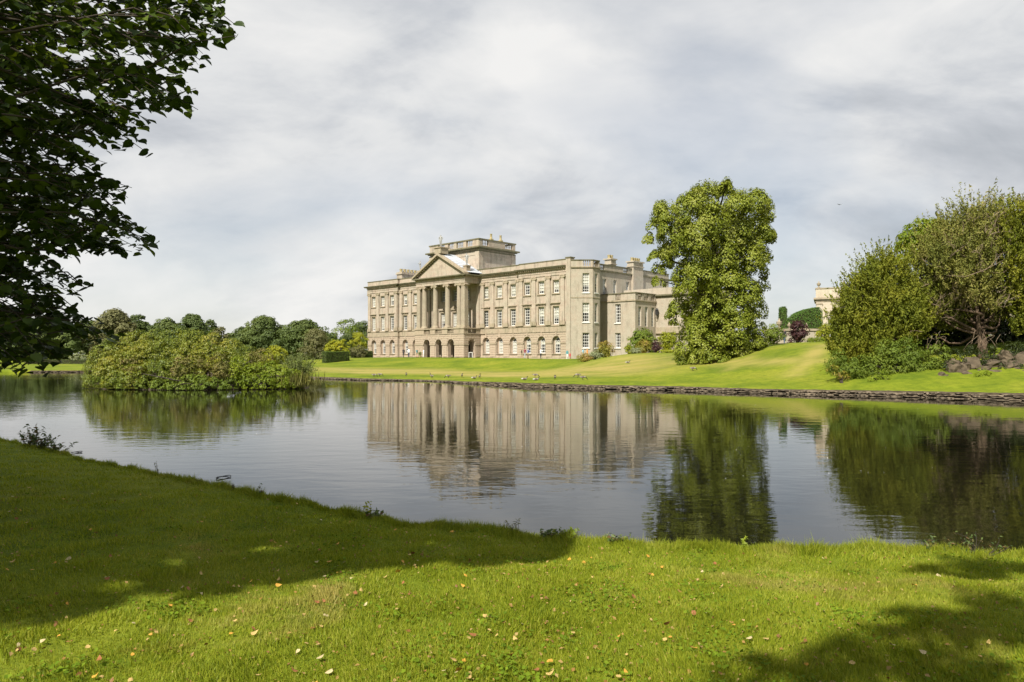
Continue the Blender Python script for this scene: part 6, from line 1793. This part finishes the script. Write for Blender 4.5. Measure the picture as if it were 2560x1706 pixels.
goose(1079, 945.5, 'stand', -2.2, 'upright goose with long neck raised, fourth from the left')
goose(1120, 945.5, 'graze', -1.4, 'goose facing left with lowered head below the portico')
goose(1155, 945.5, 'preen', .2, 'round hunched goose right of the portico')
goose(1186, 948, 'rest', 1.6, 'goose resting low on the grass near the hunched pair')
goose(1199, 947, 'stand', .3, 'upright goose seen end on beside the resting one')
goose(1312, 951.5, 'rest', 1.5, 'goose lying nearest the water below the huddle of visitors')
goose(1339, 945, 'graze', 1.6, 'goose walking on the lawn behind the lying one')
goose(1341, 954, 'rest', 1.5, 'white breasted goose lying at the very edge of the bank')
goose(1388, 953, 'preen', .2, 'goose seen from behind with round body, right of the lying ones')
goose(1444, 947, 'graze', -1.5, 'goose grazing on the lawn, rear one of the right hand pair')
goose(1458, 951.5, 'graze', 1.6, 'goose grazing nearer the water, front one of the right hand pair')
goose(1570, 953.5, 'rest', 1.3, 'brown goose sitting by itself between the pair and the weeping lime')
goose(1733, 952, 'graze', 1.5, 'brown goose on the bank below the weeping lime, rightmost of all')

# statues on the roof
def statue(x, y, z, h, label, face):
    V, E, Rr = person_skeleton(.03, 'hip' if face > 0 else 'front')
    Rr = [(r[0] * 1.15, r[1] * 1.15) if isinstance(r, tuple) else r * 1.25 for r in Rr]
    o = skin_figure(V, E, Rr)
    p = H(x, y, z)
    jobs.append(('statue', o, p, h / 1.79, face + house.rotation_euler.z, [M['statue']], label, 'statues on the pediment', {}))
bx_ = MB(); bx_.box(XC - .9, XC + .9, YE - .5, YE + 1.4, AP + .3, AP + 1.35); bx_.box(XC - 1.05, XC + 1.05, YE - .65, YE + 1.55, AP + 1.35, AP + 1.55); bx_.build('apex_plinth', M['trim'], house)
statue(XC, YE + .3, AP + 1.57, 2.5, 'grey lead statue on the apex of the pediment', .3)
for sg in (-1, 1):
    xx = X((EX - .9) * sg)
    bx_ = MB(); bx_.box(xx - .45, xx + .45, YE + .3, YE + 1.3, 15.5, 17.0); bx_.box(xx - .55, xx + .55, YE + .2, YE + 1.4, 17.0, 17.15); bx_.build('statue_plinth', M['trim'], house)
statue(X(-EX + .9), YE + .8, 17.17, 2.2, 'grey lead statue at the left corner of the pediment', -.3)
statue(X(EX - .9), YE + .8, 17.17, 2.3, 'grey lead statue at the right corner of the pediment', .4)
statue(13.4, 14.7, 12.25, 2.0, 'pale statue on the parapet of the rear wing beside the weeping lime', .2)
jobs[-1][5][0] = M['white']

bpy.context.view_layer.update()
dg = bpy.context.evaluated_depsgraph_get()
done = []
for j in jobs:
    me = bpy.data.meshes.new_from_object(j[1].evaluated_get(dg))
    done.append(me)
for o in SKIN:
    md = o.data; bpy.data.objects.remove(o, do_unlink=True); bpy.data.meshes.remove(md)
for (kind, _, loc, s, face, mats, label, group, kw), me in zip(jobs, done):
    me.materials.clear()
    for m_ in mats: me.materials.append(m_)
    for p in me.polygons:
        c = p.center; p.use_smooth = True; i = 0
        if kind == 'person':
            ln = kw.get('lean', 0)
            if c.z > 1.50: i = 3 if (c.z > 1.74 or (c.z > 1.58 and c.y > -.02 - ln)) else 2
            elif c.z < .075: i = 4
            elif c.z < .93 and abs(c.x) < .19: i = 1 if not (kw['shorts'] and c.z < .52) else 2
            else:
                i = 0
                if abs(c.x) > .17 and c.z < (.87 if kw['sleeves'] else 1.22): i = 2
        elif kind == 'goose':
            if c.y < -.16 and (c.z > .40 if kw['pose'] in ('stand',) else True): i = 2
            if kw['pose'] == 'preen' and c.z > .46: i = 2
            if kw['pose'] == 'rest' and c.z > .27 and c.y < -.1: i = 2
            elif kw['pose'] == 'rest' and c.y < -.1: i = 1
            if kw['pose'] == 'graze' and -.26 < c.y < -.05: i = 1
            if kw['pose'] in ('stand', 'preen') and c.y < -.08 and c.z < .40: i = 1
            if c.y > .2 and c.z < .31 and c.z > .1: i = 3
            if c.z < .18 and abs(c.x) > .04 and kw['pose'] != 'rest' and abs(c.y) < .2: i = 2
        p.material_index = i
    me.name = kind
    o = link({'person': 'person', 'goose': 'goose', 'statue': 'statue'}[kind], me)
    o.location = loc; o.rotation_euler = (0, 0, face); o.scale = (s, s, s)
    tag(o, label, {'person': 'person', 'goose': 'goose', 'statue': 'statue'}[kind], group)
# small white barrier and planter by the portico
bp = H(X(8.4), -3.2); bp.z = lz(bp.x, bp.y)
br_ = empty('white_barrier', bp, house.rotation_euler.z); tag(br_, 'small white framed barrier beside the right side of the portico', 'barrier')
for sx in (-.45, .45):
    mb = MB(); mb.box(sx - .05, sx + .05, -.05, .05, 0, .95); mb.build('post', M['white'], br_)
mb = MB(); mb.box(-.5, .5, -.05, .05, .95, 1.05); mb.build('top_rail', M['white'], br_)
mb = MB(); mb.box(-.4, .4, -.02, .02, .12, .8); mb.build('panel', M['dark'], br_)
pt = on(1050, 136.5)
pot = empty('planter', pt); tag(pot, 'small leafy planter between the visitors left of the portico', 'planter')
mb = MB(); mb.lathe(0, 0, [(.22, 0), (.3, .35), (.34, .4)], 12); mb.build('pot', M['pot'], pot)
rng = np.random.default_rng(301); n = 300; d = sph(rng, n)
leaf_obj('foliage', d * .4 * rng.random((n, 1)) ** .4 + [0, 0, .75], d + [0, 0, .5], rng.normal(size=(n, 3)), np.full(n, .14), LM['mid'], pot)
# bird high in the sky
mb = MB(); mb.add([(0, -.3, 0), (.08, 0, .05), (0, .35, 0), (-.08, 0, .05), (.75, .12, .22), (-.75, .12, .22), (.35, -.05, .12), (-.35, -.05, .12), (0, 0, -.08)], [(0, 1, 3), (1, 2, 3), (1, 6, 4), (1, 4, 2), (3, 5, 7), (3, 2, 5), (0, 8, 1), (0, 3, 8), (8, 2, 1), (8, 3, 2)])
bd = mb.build('flying_bird', M['iron']); bd.location = PY(2100, 512, 160); tag(bd, 'tiny dark bird flying high between the lime and the yews', 'bird')

# ================================================================== near bank: grass, litter, waterside plants
rng = np.random.default_rng(401)
def blades(n, rmax, hmin, hmax, w):
    """grass blades over the near bank, thinning with distance"""
    a = rng.uniform(-44, 44, n * 2); rn = r_near(a)
    u = rng.random(n * 2)
    r = 2.6 * (rn / 2.6) ** u                                # as many per unit of picture height
    r = np.minimum(r, rn - .01)
    keep = r < rmax
    a, r = a[keep][:n], r[keep][:n]
    return a, r
m, t = new_mat('grass_blades')
g = node(t, 'ShaderNodeNewGeometry')
n1_ = tnoise(t, worldvec(t), 1.6, 6, .7)
n2_ = tnoise(t, worldvec(t), .55, 6, .68, .5)
ma = node(t, 'ShaderNodeMath', operation='MULTIPLY_ADD'); t.links.new(g.outputs['Random Per Island'], ma.inputs[0]); ma.inputs[1].default_value = .45
mb2 = node(t, 'ShaderNodeMath', operation='MULTIPLY'); t.links.new(n1_, mb2.inputs[0]); mb2.inputs[1].default_value = .55
t.links.new(mb2.outputs[0], ma.inputs[2])
col = ramp(t, ma.outputs[0], [(.2, (.098, .148, .009)), (.42, (.20, .25, .015)), (.66, (.285, .31, .026)), (.9, (.40, .345, .10))])
dr_ = ramp(t, n2_, [(.56, (0, 0, 0)), (.70, (.6, .6, .6))])
col = mixc(t, dr_, col, (.40, .31, .11))
b = node(t, 'ShaderNodeBsdfPrincipled'); t.links.new(col, b.inputs['Base Color']); b.inputs['Roughness'].default_value = .55; b.inputs['Specular IOR Level'].default_value = .2
tr = node(t, 'ShaderNodeBsdfTranslucent'); t.links.new(mixc(t, 1.0, col, (1.2, 1.15, .5), 'MULTIPLY'), tr.inputs[0])
mx = node(t, 'ShaderNodeMixShader'); mx.inputs[0].default_value = .35; t.links.new(b.outputs[0], mx.inputs[1]); t.links.new(tr.outputs[0], mx.inputs[2])
o_ = node(t, 'ShaderNodeOutputMaterial'); t.links.new(mx.outputs[0], o_.inputs[0])
M['blade'] = m
def grass_field(name, n, hmin, hmax, wk, a=None, r=None):
    if a is None: a, r = blades(n, 60, hmin, hmax, wk)
    n = len(a)
    x = r * np.sin(np.radians(a)); y = r * np.cos(np.radians(a)); z = land(x, y)
    pat = np.sin(x * 5.1 + 1.7 * np.sin(y * 3.3)) * np.sin(y * 4.4 + 1.3 * np.sin(x * 2.9)) + .6 * np.sin(x * 13.1 + 2 * np.sin(y * 7)) * np.sin(y * 11.7 + np.sin(x * 9))
    h = rng.uniform(hmin, hmax, n) * (.6 + .7 * rng.random(n)) * (1 + .38 * pat)
    w = wk * (1 + r / 7.0)
    th = rng.uniform(0, 6.283, n); ph = rng.normal(size=n) * 1.3 + 2.5 * np.sin(x * 1.7 + y * .9) + 1.5 * np.sin(y * 3.1 - x * 2.2); ln = np.abs(rng.normal(size=n)) * .7
    dx, dy = np.cos(th) * w / 2, np.sin(th) * w / 2
    p0 = np.stack([x - dx, y - dy, z - .012], -1); p1 = np.stack([x + dx, y + dy, z - .012], -1)
    p2 = np.stack([x + np.cos(ph) * h * ln, y + np.sin(ph) * h * ln, z + h], -1)
    V = np.stack([p0, p1, p2], 1).reshape(-1, 3)
    T = np.arange(n * 3).reshape(-1, 3)
    return V, T
V, T = grass_field('grass', 520000, .018, .036, .0050)
go = link('lawn_grass', np_mesh('lawn_grass', V, T, [M['blade']])); tag(go, 'short mown grass of the near bank', 'grass', kind='stuff')
# longer grass along the water's edge
n = 42000
a = rng.uniform(-44, 44, n); r = r_near(a) - np.abs(rng.normal(size=n)) * .13 + .02
V, T = grass_field('edge', n, .03, .085, .004, a, r)
ge = link('edge_grass', np_mesh('edge_grass', V, T, [M['blade']])); tag(ge, 'longer grass fringe at the near waterline', 'grass', kind='stuff')

# clover and other broad leaves in the turf
n = 5200
k_ = 110
ca = rng.uniform(-40, 40, k_); cr = 3.2 * (np.minimum(r_near(ca) - .2, 13) / 3.2) ** rng.random(k_)
w_ = rng.integers(0, k_, n); x = cr[w_] * np.sin(np.radians(ca[w_])) + rng.normal(size=n) * .11; y = cr[w_] * np.cos(np.radians(ca[w_])) + rng.normal(size=n) * .11
rr_ = np.hypot(x, y); aa_ = np.degrees(np.arctan2(x, y)); ok = rr_ < r_near(aa_) - .08; x, y = x[ok], y[ok]; n = len(x)
C = np.stack([x, y, land(x, y) + .022 + .012 * rng.random(n)], -1)
cl = leaf_obj('lawn_clover', C, np.array([0, 0, 1.0]) + rng.normal(size=(n, 3)) * .4, rng.normal(size=(n, 3)), .018 + .016 * rng.random(n), leaf_mat('clover_leaves', [(.075, .125, .009), (.115, .18, .012), (.16, .225, .016)], .25, .8, .08), None, .8)
tag(cl, 'darker clover and broad leaved weeds in the near turf', 'clover', kind='stuff')

# fallen leaves
LB = [plain('fallen_leaf_tan', (.42, .29, .10), .7, .3, 30), plain('fallen_leaf_gold', (.46, .24, .035), .7, .25, 30), plain('fallen_leaf_rust', (.22, .09, .03), .7, .3, 30), plain('fallen_leaf_pale', (.42, .34, .18), .7, .2, 30)]
def curl_leaf(k, mt):
    V = LV.copy(); q = 1.2 + .8 * k
    V[:, 2] = .16 * np.sin(V[:, 0] * 3 + k) + .18 * (V[:, 1] + .1) ** 2 * q + np.abs(V[:, 0]) * .25 * (k % 2)
    return np_mesh('fallen_leaf', V, LF, [mt])
FL = [[curl_leaf(k, mt) for k in range(3)] for mt in LB]
cnt = 0
fa = rng.uniform(-37, 37, 1400); fu = rng.random(1400) ** 1.25
fr_ = 3.6 * (np.minimum(r_near(fa) - .3, 12) / 3.6) ** fu
wgt = np.clip(.9 - (fa + 14) / 45, .16, 1.0)
sel = rng.random(1400) < wgt
fa, fr_ = fa[sel], fr_[sel]
idx = np.argsort(fr_)
pool = idx[:]
rng.shuffle(pool)
pick = pool[:280]
fx = fr_ * np.sin(np.radians(fa)); fy = fr_ * np.cos(np.radians(fa)); fz = land(fx, fy)
for i in pick:
    c = int(rng.choice(4, p=[.38, .27, .2, .15])); s = rng.uniform(.02, .045)
    o = link('fallen_leaf', FL[c][int(rng.integers(3))]); o.location = (fx[i], fy[i], fz[i] + .024)
    o.rotation_euler = (rng.normal() * .3, rng.normal() * .3, rng.uniform(0, 6.28)); o.scale = (s * rng.uniform(.6, 1), s, s)
    side = 'left' if fa[i] < -12 else ('right' if fa[i] > 12 else 'middle'); zone = 'close to the viewer' if fr_[i] < 5.2 else ('nearer the water' if fr_[i] > 7 else 'midway to the water')
    tag(o, 'fallen %s leaf on the near lawn, %s part, %s' % (['curled tan', 'golden yellow', 'rusty brown', 'pale cream'][c], side, zone), 'leaf', 'fallen %s leaves, %s part of the lawn, %s' % (['tan', 'golden', 'rusty', 'cream'][c], side, zone))
# finer litter nobody could count
n = 3600
a = rng.uniform(-40, 40, n); r = 3.2 * (np.minimum(r_near(a) - .2, 14) / 3.2) ** rng.random(n); x = r * np.sin(np.radians(a)); y = r * np.cos(np.radians(a))
C = np.stack([x, y, land(x, y) + .02], -1)
lit = leaf_obj('leaf_litter', C, np.array([0, 0, 1.0]) + rng.normal(size=(n, 3)) * .5, rng.normal(size=(n, 3)), .012 + .024 * rng.random(n) ** 2, leaf_mat('litter', [(.14, .06, .02), (.26, .15, .04), (.34, .24, .09)], .1), None, .7)
tag(lit, 'scraps of brown leaf litter in the near grass', 'leaf litter', kind='stuff')

# waterside plants of the near bank
def sprig(px, D, n, h, leaf, mat, label, seed, spread=.25, wide=.4, cat='plant'):
    rg = np.random.default_rng(seed); p = on(px, D); base = empty('waterside_plant', p); tag(base, label, cat, 'plants along the near waterline')
    mb = MB(); Cs = []; Ns = []; As = []; 
    for k in range(n):
        tip = Vector((rg.normal() * spread, rg.normal() * spread * .6, h * rg.uniform(.55, 1.1))); b0 = Vector((rg.normal() * spread * .3, rg.normal() * .05, -.02))
        pts = limb(mb, b0, tip, .005, .002, rg, .1, 4, k=4)
        for j in range(9):
            t_ = .25 + .75 * j / 8; q = b0.lerp(tip, t_); d = Vector(rg.normal(size=3)); d.z = abs(d.z) * .6 + .2
            Cs.append(q + d.normalized() * leaf * .5); Ns.append((rg.normal() * .5, -.3 + rg.normal() * .5, .8)); As.append(d)
    mb.build('stem', M['bark'], base)
    C = np.array([tuple(c) for c in Cs]); leaf_obj('foliage', C, np.array(Ns), np.array([tuple(v) for v in As]), leaf * (.7 + .6 * rg.random(len(C))), mat, base, wide)
WL = leaf_mat('waterside_leaves', [(.03, .055, .012), (.06, .095, .02), (.10, .13, .03), (.13, .07, .03)], .25)
def Ds(px): 
    a = math.degrees(math.atan((px - 1280) / 1784)); return float(r_near(np.array([a]))[0]) * math.cos(math.radians(a)) - .06
sprig(82, Ds(82), 12, .42, .11, WL, 'leafy evergreen seedling bush on the bank at far left', 411, .16)
sprig(112, Ds(112), 12, .26, .10, WL, 'low leafy shoots just right of the bank seedling at far left', 412, .2)
sprig(140, Ds(140), 8, .2, .09, WL, 'trailing leafy shoots at the water right of the bank seedling', 413, .16)
sprig(393, Ds(393), 2, .22, .04, LM['reed'], 'thin fern like stem standing at the waterline on the left bank', 414, .03, .3)
sprig(648, Ds(648), 2, .16, .045, WL, 'single nettle like sprig at the waterline below the floating hoop', 415, .03, .5)
sprig(586, Ds(586), 2, .10, .035, WL, 'short weed at the waterline left of the nettle like sprig', 416, .04, .5)
sprig(918, Ds(918), 3, .20, .05, LM['yellow'], 'sprig with pale flower head on the shore below the house', 417, .06, .5)
sprig(935, Ds(935), 3, .10, .06, WL, 'round leaved weed beside the flowering sprig', 418, .08, .8)
sprig(1280, Ds(1280), 3, .16, .05, LM['reed'], 'arching grass like sprig at the middle of the near shore', 419, .1, .2)
sprig(1360, Ds(1360), 4, .09, .045, WL, 'low weed at the shore right of the arching sprig', 420, .09, .6)
sprig(1405, Ds(1405), 6, .11, .05, LM['bright'], 'bright leafy weed at the shore below the left edge of the lime reflection', 421, .1, .6)
sprig(1530, Ds(1530), 5, .09, .05, WL, 'dark leafy weed where the sunlit grass meets the shore', 422, .1, .6)
sprig(1850, Ds(1850), 3, .10, .05, LM['bright'], 'small bright weed at the shore under the lime reflection', 423, .08, .5)
sprig(2420, Ds(2420), 6, .24, .04, WL, 'tall weedy stems at the shore on the right', 424, .12, .4)
sprig(2455, Ds(2455), 5, .18, .04, WL, 'weedy stems at the shore just right of the tall ones', 425, .14, .4)
sprig(2330, Ds(2330), 6, .10, .05, WL, 'low dark weed at the shore left of the tall weedy stems', 426, .14, .5)
# floating hoops and feathers
def hoop(px, py, rx, ry, label, a0=0, a1=6.283):
    p = PY(px, py, (EYE) * 1784 / (py - HZ)); mb = MB()
    mb.tube([(rx * math.cos(a) * (1 + .08 * math.sin(3 * a)), ry * math.sin(a), .012 + .01 * math.sin(2 * a)) for a in np.linspace(a0, a1, 30)], [.008] * 30, 5)
    o = mb.build('bent_stem', M['iron']); o.location = (p.x, p.y, 0); tag(o, label, 'stem')
hoop(558, 1195, .115, .19, 'dark bent stem floating as a hoop on the pond near the left bank')
hoop(185, 1133, .14, .2, 'thin arching stem at the water beside the bank seedling', -1.3, 2.6)
n = 110
pxs = np.concatenate([rng.uniform(1300, 2350, 85), rng.uniform(200, 900, 25)]); pys = np.concatenate([rng.uniform(985, 1200, 85), rng.uniform(1000, 1100, 25)])
D_ = EYE * 1784 / (pys - HZ); C = np.stack([(pxs - 1280) / 1784 * D_, D_, np.full(n, .012)], -1)
M['fluff'] = plain('white_feather', (.55, .55, .53), .9, .05)
fo = leaf_obj('floating_feathers', C, np.array([0, -.25, 1.0]) + rng.normal(size=(n, 3)) * .3, rng.normal(size=(n, 3)), .012 + .018 * rng.random(n), M['fluff'], None, .5)
tag(fo, 'tiny white feathers floating on the pond', 'feathers', kind='stuff')
